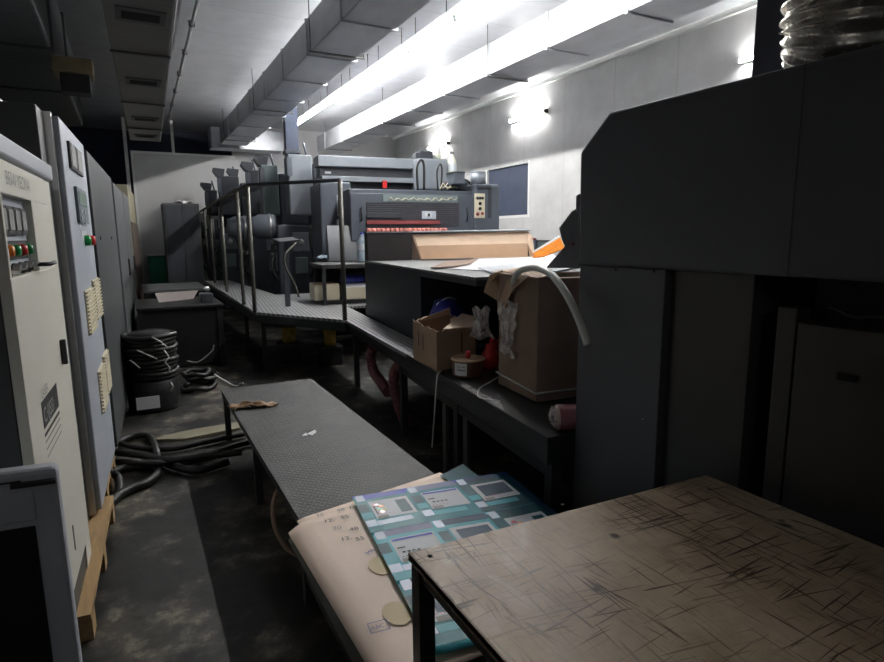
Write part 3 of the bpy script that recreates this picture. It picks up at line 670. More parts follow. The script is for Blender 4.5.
# dark upright cabinet at the far end, green bin
a = aty(162, 203, 12.5); c = aty(199, 204, 12.5)
t = thing('locker', ((a.x + c.x) / 2, 12.5, 0), 'dark upright locker in front of the white partition', 'locker')
MB().box((a.x, 12.5, 0), (c.x, 13.1, a.z), 'cabdark').build('body', t, bevel=0.01)
MB().box((a.x + 0.03, 12.48, 0.1), ((a.x + c.x) / 2 - .01, 12.5, a.z - 0.04), 'press2').build('door', t)
MB().box(((a.x + c.x) / 2 + .01, 12.48, 0.1), (c.x - 0.03, 12.5, a.z - 0.04), 'press2').build('door', t)
t = MB().grid(lambda u, v: (a.x + 0.25 + 0.3 * u, 12.6 + 0.25 * v, a.z + 0.045 + 0.03 * math.sin(u * 9) * math.cos(v * 7)), 8, 6, 'paper', 0.02).build('rag'); t['label'] = 'crumpled pale rag on top of the dark locker'; t['category'] = 'rag'
a = aty(148, 256, 14.6); c = aty(176, 282, 14.6)
t = thing('bin', ((a.x + c.x) / 2, 14.6, 0), 'green bin at the foot of the white partition', 'bin')
MB().box((a.x, 14.6, 0), (c.x, 15.1, a.z), 'greenp').build('bin_body', t, bevel=0.02)
MB().box((a.x - 0.02, 14.58, a.z), (c.x, 15.12, a.z + 0.03), 'white').build('rim', t)

# ================================================================== WALKWAY AND RAILINGS
ZW = 0.70; wo = 1.27; wi = 1.50
corn = hz(255, 312, ZW); post = hz(345, 320, ZW); far = hz(205, 282, ZW)
t = thing('walkway', W(1.3, 5, 0), 'raised ribbed steel walkway along the press', 'walkway')
b = MB()
b.prism([W(wo, 2.02, ZW - 0.04), W(wo, 3.95, ZW - 0.04), W(2.03, 3.95, ZW - 0.04), W(2.03, 2.13, ZW - 0.04)], (0, 0, 0.04), 'frame'); b.build('shelf_plate', t)
b = MB()
outline = [W(wo, 3.95, ZW - 0.03), W(post[0], post[1], ZW - 0.03), W(corn[0], corn[1], ZW - 0.03), W(far[0], far[1] + .3, ZW - 0.03), W(far[0] + 0.45, far[1] + .3, ZW - 0.03), W(.85, 8.9, ZW - .03), W(2.2, 8.9, ZW - 0.03), W(2.2, 7.0, ZW - .03), W(wi, 7.0, ZW - 0.03), W(wi, 3.95, ZW - 0.03)]
b.prism(outline, (0, 0, 0.03), 'ribbed'); b.build('deck', t)
def beam(b, p, q, h, th, m):
    d = (q - p).normalized(); n = Vector((-d.y, d.x, 0)) * th
    b.prism([p, q, q + n, p + n], (0, 0, -h), m)
b = MB()
beam(b, W(wo, 2.02, ZW - 0.041), W(wo, post[1], ZW - 0.041), 0.08, -0.04, 'frame')
beam(b, W(post[0], post[1], ZW - 0.031), W(corn[0], corn[1], ZW - 0.031), 0.09, -0.04, 'frame')
beam(b, W(corn[0], corn[1], ZW - 0.031), W(far[0], far[1], ZW - 0.031), 0.09, -0.04, 'frame'); b.build('edge_beam', t)
for (u, v) in ((wo + 0.03, 2.06), (wo + 0.03, 3.1), (wo + 0.03, 4.2), (wo + .03, post[1] - .05), (corn[0] + 0.06, corn[1] + .05), (corn[0] - 0.1 + 0.05, corn[1] + 1.6)):
    MB().ubox((u, v - 0.03, 0), (u + 0.05, v + 0.03, ZW - 0.05), 'frame').build('leg', t)
MB().ubox((wo + 0.035, 2.09, 0.50), (wo + 0.06, 4.17, 0.55), 'frame').build('lower_rail', t)
for v in (2.95, 3.28): MB().ubox((wo + 0.04, v, 0.0), (wo + 0.06, v + 0.06, 0.5), 'cabdark').build('brace', t)
# railing
t = thing('railing', W(corn[0], corn[1], ZW), 'steel tube railing with posts bending round the walkway corner', 'railing')
def railz(px, py, base):   # height above base of a point seen over it
    p = Vector(base); d = ray(px, py); k = math.hypot(p.x, p.y) / math.hypot(d.x, d.y); return HC + d.z * k
pb = [(345, 320, 180, 0.024), (255, 312, 185, 0.021), (244, 304.5, 188, 0.018), (227, 292, 192, 0.016), (215, 283, 195, 0.015), (209, 278.5, 198, 0.014), (204, 275, 200, 0.014), (200, 272, 202, .014)]
tops = []
for i, (px, py, pt, r) in enumerate(pb):
    base = atz(px, py, ZW); top_z = railz(px, pt, base) if i < 2 else None
    if i == 0: z_post = top_z
    if i == 1: z_corn = top_z
    zz = top_z if i < 2 else z_corn
    MB().cyl(base, (base.x, base.y, zz), 0.024, 'rail', 10).build('post', t); tops.append(Vector((base.x, base.y, zz)))
MB().tube([tops[0], tops[1]], 0.02, 'press2', 10).build('top_rail', t)
MB().tube([tops[1], tops[-1], tops[-1] + EV * 1.4], 0.02, 'rail', 10).build('top_rail', t)
MB().prism([tops[2] + EZ * .03, tops[4] + EZ * .02, tops[5] + EU * .3 + EZ * 0.05, tops[2] + EU * .35 + EZ * 0.06], (0, 0, 0.012), 'press2').build('tray', t)

# yellow tubs under the walkway
for (x0, x1, y0, y1, lb) in ((283, 297, 327, 344, 'yellow tub under the walkway corner, left one'), (325, 337, 329, 347, 'yellow tub under the walkway corner, right one')):
    v_ = 7.25 if x0 < 300 else 6.9
    a = hv(x0, y1, v_); c = hv(x1, y0, v_)
    t = thing('tub', W((a[0] + c[0]) / 2, v_, a[2]), lb, 'tub')
    rr = (c[0] - a[0]) / 2
    MB().lathe(W((a[0] + c[0]) / 2, v_ + rr, a[2]), [(0, 0), (rr * .9, 0), (rr, c[2] - a[2]), (rr * .9, c[2] - a[2]), (0, (c[2] - a[2]) * .98)], 'yellow', 20).build('tub_body', t)
    MB().lathe(W((a[0] + c[0]) / 2, v_ + rr, a[2]), [(rr, (c[2] - a[2]) * .9), (rr * 1.05, (c[2] - a[2]) * .93), (rr, (c[2] - a[2]) * .97)], 'yellow', 20).build('rim', t)
    s_ = thing('crate', W((a[0] + c[0]) / 2, v_, 0), 'dark crate carrying the ' + ('left' if x0 < 300 else 'right') + ' yellow tub under the walkway', 'crate')
    MB().ubox((a[0] - 0.05, v_ - 0.02, 0), (c[0] + 0.05, v_ + 2 * rr + 0.05, a[2] - 0.03), 'black').build('crate_body', s_, bevel=.01)
    MB().ubox((a[0] - 0.06, v_ - 0.03, a[2] - 0.03), (c[0] + 0.06, v_ + 2 * rr + 0.06, a[2]), 'frame').build('rim', s_)

# ================================================================== DELIVERY PLATFORM
ZP = 1.29; ue = 1.53; ZS = 1.20
t = thing('platform', W(3, 4.5, 0), 'dark press platform with a checker-plate top', 'platform')
MB().ubox((ue, 4.35, ZW + 0.0), (5.4, 6.15, ZP - 0.02), 'navyd').build('side_panel', t, bevel=0.004)
MB().ubox((2.05, 2.32, ZW + 0.0), (5.3, 4.35, ZP - 0.06), 'navyd').build('side_panel', t, bevel=0.004)
MB().ubox((ue, 3.3, ZP - 0.06), (2.05, 4.35, ZP - 0.02), 'press2').build('edge_beam', t, bevel=0.004)
MB().ubox((2.1, 2.4, 0), (4.1, 6.1, ZW - .06), 'black').build('base', t)
MB().ubox((2.35, 6.15, ZW + .01), (4.1, 7.9, ZP - .02), 'press2').build('rear_panel', t)
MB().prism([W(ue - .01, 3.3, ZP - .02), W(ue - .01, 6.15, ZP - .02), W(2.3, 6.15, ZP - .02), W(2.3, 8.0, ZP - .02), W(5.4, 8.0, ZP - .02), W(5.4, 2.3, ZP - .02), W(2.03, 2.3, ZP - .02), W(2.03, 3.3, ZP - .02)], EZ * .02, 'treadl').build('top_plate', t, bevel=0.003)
t = thing('step_table', W(1.7, 8.0, ZW), 'lower steel table with an open shelf beside the railing', 'table')
f = hz(322, 265, ZS); l = hz(297, 260, ZS); su = f[0]; sv = f[1]; sv2 = sv + .75; su2 = 2.15
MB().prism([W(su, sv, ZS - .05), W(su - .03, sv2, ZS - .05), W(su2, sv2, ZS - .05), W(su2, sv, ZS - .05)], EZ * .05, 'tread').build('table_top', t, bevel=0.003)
MB().ubox((su + .02, sv + .02, ZW + 0.02), (su2 - 0.02, sv2 - .01, ZW + 0.05), 'black').build('shelf', t)
MB().ubox((su + .02, sv2 - 0.05, ZW + 0.05), (su2 - 0.02, sv2 - .01, ZS - 0.05), 'black').build('back_panel', t)
for v in (sv + 0.01, sv2 - 0.12):
    for u in (su + .005, su2 - .045): MB().ubox((u, v, ZW), (u + 0.04, v + 0.05, ZS - 0.05), 'frame').build('leg', t)
# things on it
def on_step(px, py): return atz(px, py, ZS)
a = on_step(320, 260); 
def rag(fn, nx, ny, m, lb, name='rag', cat='rag'):
    o = MB().grid(fn, nx, ny, m, 0.006).build(name); o['label'] = lb; o['category'] = cat; return o
rag(lambda u, v: (a.x - .02 + 0.30 * u + 0.03 * v, a.y + 0.12 - 0.22 * v + .04 * math.sin(5 * u), ZS + 0.03 + 0.03 * math.sin(u * PI) * (1 + math.sin(v * 9 + u * 6)) * .9 + 0.012 * math.sin(u * 17) * math.sin(v * 13)), 14, 12, 'cloth', 'crumpled blue and white cloth on the step table')
def bottle(base, h, r, lb, m='bottle', cap='bluep', group=None):
    t = thing('bottle', base, lb, 'bottle', group)
    MB().lathe(base, [(0, 0), (r * .9, 0), (r, h * .03), (r, h * .32), (r * .93, h * .36), (r, h * .4), (r, h * .68), (r * .45, h * .86), (r * .38, h * .93), (0, h * .93)], m, 20).build('bottle_body', t)
    MB().lathe(Vector(base) + EZ * h * .93, [(r * .42, 0), (r * .42, h * .07), (0, h * .07)], cap, 14).build('cap', t)
    MB().lathe(base, [(r * 1.01, h * .4), (r * 1.01, h * .62)], 'whitep', 20).build('label_band', t)
    return t
bb = atz(363, 262, ZS); bottle(bb, 0.40, 0.075, 'clear water bottle standing beside the black crate')
# shelf contents
sh = ZW + 0.05
x0 = hv(313, 300, sv + 0.12); x1 = hv(341, 300, sv + 0.12)
t = thing('box', W(x0[0], sv + .1, sh), 'cream carton on the shelf below the step table', 'box')
MB().ubox((x0[0] + .02, sv + 0.1, sh), (x1[0] - .02, sv + 0.5, sh + 0.2), 'cream').build('box_body', t, bevel=.004)
MB().ubox((x0[0] + .02, sv + 0.1, sh + .2), (x1[0] - .02, sv + 0.28, sh + 0.206), 'card').build('flap', t)
x0 = hv(345, 300, sv + 0.12)
t = thing('box', W(x0[0], sv + .1, sh), 'pale open box right of the nearest railing post', 'box')
x1u = min(su2 - .06, x0[0] + .3)
MB().ubox((x0[0], sv + 0.08, sh), (x1u, sv + 0.45, sh + 0.15), 'cream').build('box_body', t, bevel=.004)
MB().prism([W(x0[0], sv + .08, sh + .152), W(x1u, sv + .08, sh + .152), W(x1u, sv + .3, sh + .19), W(x0[0], sv + .3, sh + .19)], (0, 0, .006), 'paper').build('flap', t)
t = thing('canister', W(x0[0], sv + .2, sh + .15), 'blue plastic canister lying on the pale box', 'canister')
MB().cyl(W(x0[0] - .03, sv + .25, sh + .25), W(x0[0] + .28, sv + .25, sh + .25), 0.055, 'bluep', 16).build('canister_body', t)
MB().cyl(W(x0[0] + .28, sv + .25, sh + .25), W(x0[0] + .31, sv + .25, sh + .25), 0.035, 'bluep', 12).build('cap', t)

# black crate + cardboard trough on the platform
cl = hv(368, 262, 5.98)
uL = cl[0]; hT = hv(368, 232, 5.98)[2]
t = thing('crate', W(uL, 5.98, ZP), 'black scuffed crate beside the water bottle', 'crate')
uR = hv(412, 250, 5.98)[0]
MB().ubox((uL, 5.98, ZP), (uR, 6.12, hT - 0.01), 'mach2').build('crate_body', t, bevel=.006)
MB().ubox((uL - .01, 5.97, hT - .01), (uR + .01, 6.13, hT + .005), 'pressl').build('rim', t)
t = thing('lid_panel', W(uR, 6.2, hT), 'long black panel leaning above the opened carton', 'panel')
uE = hv(521, 231, 6.25)[0]
MB().prism([W(uR + .02, 5.99, ZP), W(uR + .02, 6.10, hT - 0.01), W(uE, 6.10, hT + 0.0), W(uE, 5.99, ZP)], EV * 0.03, 'press2').build('panel_board', t)
MB().prism([W(uR + .02, 6.03, hT - .012), W(uR + .02, 6.13, hT - .005), W(uE, 6.13, hT + .01), W(uE, 6.03, hT + .0)], (0, 0, .012), 'pressl').build('panel_rim', t)
# opened carton: back slope, bottom, end flaps
t = thing('opened_carton', W(2.5, 6.0, ZP), 'long opened cardboard carton showing its pale inside', 'carton')
q = lambda px, py, v: W(*hv(px, py, v))
A = q(408, 237, 6.18); Bm = q(462, 236.12, 6.2); B = q(522, 229.5, 6.2); Cc = q(416, 250, 6.1); D = q(524, 243, 6.1)
b = MB()
lipA = W(uR + .03, 6.07, hT - .03); lipB = W(uE - .02, 6.07, hT - .0); foA = W(uR + .06, 5.98, hT - .15); foB = W(uE - .06, 5.98, hT - .14)
boA = W(uR + .02, 5.74, ZP + .012); boB = W(uE + .0, 5.70, ZP + .012)
b.prism([lipA, lipB, foB, foA], EV * 0.008, 'cardl'); b.build('upper_flap', t)
MB().prism([foA, foB, W(uE - .05, 5.99, ZP + .006), W(uR + .08, 5.99, ZP + .006)], EV * 0.008, 'cardl').build('back_wall', t)
MB().prism([W(uR + .08, 5.99, ZP + .004), W(uE - .05, 5.99, ZP + .004), boB, boA], (0, 0, .006), 'cardl').build('bottom', t)
MB().prism([lipB, foB + EU * .0, W(uE - .04, 5.97, ZP + .01), W(uE - .02, 5.9, ZP + .02), W(uE + .0, 6.0, hT - .06)], EU * 0.012, 'cardl').build('end_flap', t)
MB().prism([W(uR, 5.97, hT - .03), W(uR + .0, 5.97, ZP + .01), W(uR + .07, 5.9, ZP + .01), W(uR + .02, 5.98, hT - .04)], EU * 0.01, 'cardd').build('end_flap', t)
# papers on platform
def sheet(name, pts, z, m, lb, cat='paper', th=0.004):
    o = MB().prism([atz(px, py, z) for px, py in pts], (0, 0, th), m).build(name); o['label'] = lb; o['category'] = cat; return o
sheet('paper_sheet', [(432, 268), (480, 258), (548, 252), (566, 262), (500, 272)], ZP + .002, 'paper', 'large white sheet lying on the checker plate')
sheet('paper_sheet', [(478, 268), (560, 258), (582, 266), (545, 274), (500, 276)], ZP + .01, 'whitep', 'grey-white sheet overlapping the large white one')
b = MB(); pts = [(470, 281), (489, 268), (520, 272), (560, 268), (577, 266), (560, 284), (520, 283)]
sheet('card_flap', [(492, 272), (520, 268), (541, 270), (530, 276), (505, 276)], ZP + .02, 'cardl', 'torn tan card scrap on the white sheets', 'card')
sheet('card_flap', [(430, 268), (446, 262), (478, 259), (470, 264), (452, 267)], ZP + .014, 'cardd', 'torn dark brown card strip in front of the opened carton', 'card')
# orange printed carton
v_ = 3.6
t = thing('printed_carton', W(*hv(545, 254, v_)), 'slanting orange printed carton with a white edge', 'carton')
def os_(px, py, v): 
    p = hv(px, py, v); return W(p[0], p[1], max(p[2], ZP + .012))
P4 = [os_(534, 257, 4.95), os_(533.5, 252, 5.05), os_(560, 237, 5.3), os_(565, 248, 5.15), os_(545, 256, 4.95)]
MB().prism(P4, Vector((0, 0.02, -.012)), 'orangep').build('carton_body', t)
MB().prism([os_(533, 253.2, 5.02), os_(533, 251.5, 5.03), os_(559, 235.5, 5.3), os_(560, 237.5, 5.28)], EV * 0.008, 'paper').build('white_edge', t)

# bins by the right wall beyond the platform
for i, (x0, x1, y0, m_, lb) in enumerate(((499, 520, 243, 'binblue', 'dull blue bin behind the opened carton'), (519, 537, 238, 'binblue', 'blue bin with red rim behind the orange carton'), (538, 556, 240, 'pressg', 'grey-green bin nearest the chute plate'))):
    v_ = 8.6; a = hv(x0, 255, v_); c = hv(x1, y0, v_)
    t = thing('bin', W(a[0], v_, 0), lb, 'bin')
    MB().ubox((a[0], v_, 0), (c[0] - .02, v_ + .45, c[2]), m_).build('bin_body', t, bevel=.01)
    MB().ubox((a[0] - .01, v_ - .01, c[2] - .03), (c[0] - .02, v_ + .46, c[2]), 'redd' if i == 1 else 'cabmid').build('rim', t)

# ================================================================== PRESS
VP_ = 8.25
def vrect(b, x0, y0, x1, y1, v, d, m):
    a = hv(x0, (y0 + y1) / 2, v)[0]; c = hv(x1, (y0 + y1) / 2, v)[0]; zt = hv((x0 + x1) / 2, y0, v)[2]; zb = hv((x0 + x1) / 2, y1, v)[2]
    b.ubox((a, v, zb), (c, v + d, zt), m); return a, c, zb, zt
t = thing('delivery_unit', W(2.3, VP_, ZP), 'blue-grey press end with louvred guard, red rollers and a button panel', 'press')
b = MB(); g = vrect(b, 350, 190, 475, 241, VP_ + .12, 0.55, 'press'); b.build('body', t, bevel=.01)
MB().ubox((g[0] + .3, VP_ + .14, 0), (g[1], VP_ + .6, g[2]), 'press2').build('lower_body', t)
b = MB(); vrect(b, 351, 194, 475, 240, VP_ + .06, .06, 'press'); b.build('guard_frame', t, bevel=.006)
b = MB(); vrect(b, 367, 203, 459, 226, VP_ + .045, .015, 'guard'); b.build('louvred_guard', t)
b = MB(); vrect(b, 383, 195, 458, 202, VP_ + .05, .012, 'pressg'); g2 = b.build('sight_window', t)
cr = MB()
for k in range(9):
    x = 388 + 7.5 * k; p = [W(*hv(x + random.uniform(-1, 1), 201, VP_ + .045)), W(*hv(x + 3, 197 + random.random() * 2, VP_ + .045)), W(*hv(x + 6, 200 + random.random(), VP_ + .045)), W(*hv(x + 9, 198, VP_ + .045))]
    cr.tube(p, 0.005, 'cream', 5)
cr.build('cable_bundle', g2)
b = MB(); vrect(b, 367, 213, 402, 218, VP_ + .02, .024, 'press2'); b.build('crossbar', t, bevel=.003)
b = MB(); vrect(b, 422, 211, 436, 219, VP_ + .035, .01, 'cabgrey'); sp = b.build('switch_plate', t)
b = MB(); vrect(b, 425, 212.5, 432, 217.5, VP_ + .028, .007, 'whitep'); b.build('switch', sp)
b = MB(); vrect(b, 428, 213.5, 430, 216.5, VP_ + .02, .008, 'black'); b.build('rocker', sp) 
b = MB(); vrect(b, 367, 220.5, 440, 224, VP_ + .01, .03, 'redd'); b.build('red_bar', t)
rr = MB(); N_ = 18
xa = hv(367, 230, VP_)[0]; xb = hv(447, 230, VP_)[0]; zr = hv(410, 230.5, VP_)[2]
for k in range(N_):
    u0 = xa + (xb - xa) * k / N_; u1 = u0 + (xb - xa) / N_ * .86
    rr.cyl(W(u0, VP_ + .0, zr), W(u1, VP_ + .0, zr), 0.036, 'pinkred', 14)
rr.build('red_roller', t, label='row of short red rollers')
for x in (361, 466):
    a = W(*hv(x, 208, VP_ + .06)); c = W(*hv(x, 221, VP_ + .06))
    MB().tube([a, a - EV * .05, c - EV * .05, c], 0.011, 'black', 8).build('handle', t)
# curved skirt under the left of the guard
sk = MB(); pu = hv(326, 262, VP_ + .3)[0]; pw = hv(362, 262, VP_ + .3)[0]
pts = []
for k in range(9):
    a_ = k / 8 * PI / 2; pts.append(W(pu, VP_ + .15 - 0.1 * math.sin(a_), ZS + .5 * (1 - k / 8)))
sk.prism(pts + [W(pu, VP_ + .2, ZS), W(pu, VP_ + .2, ZS + .5)], EU * (pw - pu), 'pressm'); sk.build('curved_skirt', t)
# button cabinet at the right end
b = MB(); g = vrect(b, 475, 184, 500, 234, VP_ - .02, .7, 'press'); sd = b.build('end_cabinet', t, bevel=.035)
MB().ubox((g[0] + .02, VP_ - 0.0, .7), (g[1] - .02, VP_ + .6, g[2] + .03), 'press2').build('end_cabinet_base', t)
b = MB(); vrect(b, 488, 188, 491.5, 218, VP_ - .024, .01, 'press2'); b.build('recess_strip', sd)
b = MB(); pz_ = vrect(b, 474.5, 193.5, 485, 218, VP_ - .034, .014, 'cream'); cp = b.build('button_panel', sd, bevel=.006)
for (x, y, r, m_) in ((477.5, 198, .022, 'black'), (480, 198, .022, 'black'), (482.5, 198, .022, 'black'), (480, 203.5, .026, 'black'), (480, 208.5, .026, 'black'), (477.5, 214, .028, 'redd'), (482.3, 213.5, .024, 'redd')):
    MB().lathe(W(*hv(x, y, VP_ - .034)), [(r, 0), (r, .012), (r * .7, .022), (0, .022)], m_, 12, -EV).build('button', cp)
b = MB(); vrect(b, 477, 185.5, 491, 188, VP_ - .05, .03, 'press2'); b.build('grip', sd)
# hoses over the top of the delivery unit
for (pts, r) in (([(418, 192), (417, 168), (421, 160), (424, 166), (424, 190)], .02), ([(438, 190), (437, 172), (440, 164), (442, 170), (441, 190)], .014), ([(445, 190), (452, 183), (465, 180), (472, 186), (474, 192)], .018)):
    MB().tube(smooth_path([W(*hv(x, y, VP_ + .35)) for x, y in pts], 5), r, 'black', 8).build('hose', t)
b = MB(); vrect(b, 446, 180, 470, 192, VP_ + .3, .25, 'press2'); b.build('gear_cover', t, bevel=.05)
b = MB()
for k in range(6): b.tube([W(*hv(440 + k * 2.4, 189 - (k % 3), VP_ + .2)), W(*hv(443 + k * 2.4, 183 + (k % 2) * 3, VP_ + .3)), W(*hv(447 + k * 2, 188, VP_ + .25))], .007, 'cream', 5)
b.build('cable_bundle', t)
# small objects on the end cabinet
for (x0, x1, y0, v_, m_, lb) in ((454, 465, 171.5, 8.3, 'press', 'dark square motor box on the press end, left of the drum'),):
    tt = thing('motor_box', W(*hv(x0, 184, v_)), lb, 'box'); b = MB(); vrect(b, x0, y0, x1, 184, v_, .3, m_); b.build('box_body', tt, bevel=.01)
    b = MB(); vrect(b, x0 - .5, y0, x1 + .5, y0 + 1.5, v_ - .01, .32, 'press2'); b.build('lid', tt)
tt = thing('drum', W(*hv(478, 184, 8.4)), 'small grey drum on top of the press end', 'drum')
c_ = hv(478, 184, 8.5); rr_ = (hv(485, 184, 8.5)[0] - hv(471, 184, 8.5)[0]) / 2; h_ = hv(478, 172, 8.5)[2] - c_[2]
MB().lathe(W(c_[0], c_[1], c_[2]), [(0, 0), (rr_, 0), (rr_, h_), (rr_ * .9, h_), (0, h_ * .98)], 'pressl', 20).build('drum_body', tt)
MB().lathe(W(c_[0], c_[1], c_[2]), [(rr_ * 1.0, h_ * .9), (rr_ * 1.04, h_ * .93), (rr_ * 1.0, h_ * .98)], 'press', 20).build('rim', tt)

# left side unit (plate with white scale labels) and the beam unit behind
t = thing('printing_unit', W(1.4, 9.4, 0), 'printing unit with wide top beam and scale strip, next to the delivery end', 'press')
b = MB(); g = vrect(b, 321, 182, 352, 262, 9.0, .9, 'press'); b.build('side_frame', t, bevel=.02)
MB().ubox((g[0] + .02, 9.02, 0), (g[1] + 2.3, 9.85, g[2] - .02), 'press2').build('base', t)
b = MB(); vrect(b, 337, 195, 341.5, 216, 8.98, .02, 'whitep'); sc_ = b.build('scale_strip', t)
b = MB()
for k in range(6): vrect(b, 338, 197 + 3 * k, 340, 198 + 3 * k, 8.97, .006, 'ink')
b.build('scale_marks', sc_)
b = MB(); vrect(b, 337, 219.5, 341, 228, 8.98, .02, 'whitep'); b.build('notice_plate', t)
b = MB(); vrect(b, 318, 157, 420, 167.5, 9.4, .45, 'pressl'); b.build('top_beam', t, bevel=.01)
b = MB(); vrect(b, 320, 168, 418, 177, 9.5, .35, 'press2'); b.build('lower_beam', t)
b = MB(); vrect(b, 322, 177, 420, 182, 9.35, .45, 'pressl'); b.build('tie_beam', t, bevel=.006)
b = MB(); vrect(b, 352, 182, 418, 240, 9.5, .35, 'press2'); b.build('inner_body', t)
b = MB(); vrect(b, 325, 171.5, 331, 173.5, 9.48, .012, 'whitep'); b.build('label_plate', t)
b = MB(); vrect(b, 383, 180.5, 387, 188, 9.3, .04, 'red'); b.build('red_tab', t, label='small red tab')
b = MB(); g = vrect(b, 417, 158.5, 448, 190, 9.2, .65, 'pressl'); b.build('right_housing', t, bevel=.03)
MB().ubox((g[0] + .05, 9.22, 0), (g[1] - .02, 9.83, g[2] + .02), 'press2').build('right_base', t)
b = MB(); vrect(b, 420, 151, 433, 159.5, 9.3, .3, 'press2'); b.build('motor', t, bevel=.01)
b = MB(); vrect(b, 416, 153, 420, 159, 9.3, .2, 'press2'); b.build('motor_mount', t)
bp_ = W(*hv(437, 159, 9.4)); bottle(bp_, hv(437, 143, 9.4)[2] - bp_.z, .07, 'white bottle standing on the press housing', 'solv', 'white')
bp_ = W(*hv(452, 184, 9.3)); bottle(bp_, hv(452, 152, 9.3)[2] - bp_.z, .085, 'tall pale solvent bottle beside the press housing', 'solv', 'cabmid')
MB().ubox((g[1] + .005, 9.1, 0), (g[1] + .33, 9.5, bp_.z), 'press2').build('bracket_shelf', t)

# towers further up the press (four more units)
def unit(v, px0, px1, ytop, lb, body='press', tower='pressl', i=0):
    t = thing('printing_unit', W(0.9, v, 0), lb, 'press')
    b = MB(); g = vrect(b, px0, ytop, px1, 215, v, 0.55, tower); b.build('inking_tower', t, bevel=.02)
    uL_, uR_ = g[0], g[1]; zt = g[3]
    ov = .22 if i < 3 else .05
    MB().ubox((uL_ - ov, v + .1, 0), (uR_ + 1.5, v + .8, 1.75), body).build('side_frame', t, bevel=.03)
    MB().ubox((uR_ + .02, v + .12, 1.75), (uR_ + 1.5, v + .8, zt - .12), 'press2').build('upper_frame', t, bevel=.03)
    # drum motor on the operator side
    L_ = 2 if i < 3 else .6
    c = W(uL_ - ov, v + .35, 1.72)
    MB().lathe(c, [(0, 0), (.20, 0), (.21, .03), (.21, .14 * L_), (.17, .17 * L_), (.17, .2 * L_), (0, .21 * L_)], body, 20, -EU).build('drum_motor', t)
    MB().lathe(c, [(.215, .08), (.225, .1), (.215, .12)], 'steel', 20, -EU).build('clamp_ring', t)
    rnd = random.Random(i * 7 + 3)
    for (a0_, a1_, z0_, z1_, m_) in ((.02, .3, 1.30, 1.62, 'pressl'), (.36, .62, 1.22, 1.66, 'pressm'), (.05, .26, .92, 1.2, 'pressg'), (.34, .7, .80, 1.12, 'press2')):
        MB().ubox((uL_ + a0_, v + .06, z0_), (uL_ + a1_, v + .1, z1_), m_).build('cover_plate', t, bevel=.012)
    MB().tube(smooth_path([W(uL_ + .32, v + .06, 1.7), W(uL_ + .30, v - .02, 1.45), W(uL_ + .36, v - .03, 1.1), W(uL_ + .30, v + .05, .85)], 5), .016, 'rubber', 8).build('hose', t)
    MB().lathe(W(uL_ + .16, v + .06, 1.45), [(0, 0), (.05, .0), (.055, .03), (.03, .04), (0, .04)], 'steel', 14, -EV).build('hand_wheel', t)
    MB().ubox((uL_ - .02, v - .03, zt - .35), (uL_ + .06, v, zt - .05), 'press').build('tower_hinge', t)
    # hopper flap on top
    if i > 1:
        for q_ in (0, .28) if i == 4 else (0,):
            MB().prism([W(uL_ + q_ - .02, v + .1, zt), W(uL_ + q_ - .1, v + .1, zt + .12), W(uL_ + q_ - .08, v + .1, zt + .17), W(uL_ + q_ + .15, v + .1, zt + .15), W(uL_ + q_ + .12, v + .1, zt)], EV * .35, 'press2').build('ink_flap', t)
    MB().tube([W(uR_ - .05, v + .2, zt), W(uR_ - .1, v + .2, zt + .22)], .018, 'press', 8).build('lever', t)
    # lower operator side details
    MB().ubox((uL_ - ov - .06, v + .15, .95), (uL_ - ov, v + .7, 1.4), 'press2').build('side_cover', t, bevel=.02)
    MB().tube(smooth_path([W(uL_ - ov - .03, v + .1, 1.3), W(uL_ - ov - .12, v + .02, 1.15), W(uL_ - ov - .1, v, .95), W(uL_ - ov - .02, v, .8)], 5), .018, 'rubber', 8).build('hose', t)
    for k in range(3): MB().lathe(W(uL_ - ov - .06, v + .28 + k * .14, 1.25), [(0.03, 0), (.03, .03), (0, .03)], 'steel', 10, -EU).build('knob', t)
    return t
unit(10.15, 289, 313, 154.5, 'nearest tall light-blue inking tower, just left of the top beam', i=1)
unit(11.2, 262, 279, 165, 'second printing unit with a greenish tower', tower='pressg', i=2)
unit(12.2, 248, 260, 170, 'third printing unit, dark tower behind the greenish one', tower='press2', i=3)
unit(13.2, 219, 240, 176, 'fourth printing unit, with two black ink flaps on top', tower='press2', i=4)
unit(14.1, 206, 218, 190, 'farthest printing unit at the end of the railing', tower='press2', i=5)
a = hv(286, 140, 10.8); c = hv(298.5, 140, 10.8)
t = thing('duct_column', W(a[0], 10.8, 2.4), 'dark blue vertical duct rising behind the tallest tower', 'duct')
MB().ubox((a[0], 10.8, 2.3), (c[0], 11.1, ZC), 'bluecol').build('duct_body', t)
MB().ubox((a[0] - .03, 10.77, 3.0), (c[0] + .03, 11.13, 3.05), 'press2').build('flange', t)

# hose arc + fittings behind the corner post
t = cable('air_hose', [W(*hv(296, 243, 6.9)), W(*hv(285, 255, 6.8)), W(*hv(286, 268, 6.8)), W(*hv(294, 283, 6.8)), W(*hv(299, 297, 6.8))], .012, 'grey air hose hanging behind the walkway corner', 'hose', 'rail')
t = thing('side_tray', W(*hv(285, 240, 7.4)), 'thin dark tray sticking out above the hanging air hose', 'tray')
MB().prism([W(*hv(272, 240, 7.5)), W(*hv(292, 238, 7.5)), W(*hv(300, 241, 7.2)), W(*hv(280, 243, 7.2))], (0, 0, .015), 'press2').build('tray_plate', t)
MB().prism([W(*hv(284, 242, 7.3)), W(*hv(288, 242, 7.3)), W(*hv(288, 262, 7.3)), W(*hv(284, 262, 7.3))], EV * .04, 'press2').build('support', t)
MB().ubox((hv(286, 262, 7.3)[0] - .03, 7.30, ZW), (hv(286, 262, 7.3)[0] + .03, 7.36, hv(286, 262, 7.3)[2]), 'press2').build('pedestal', t)

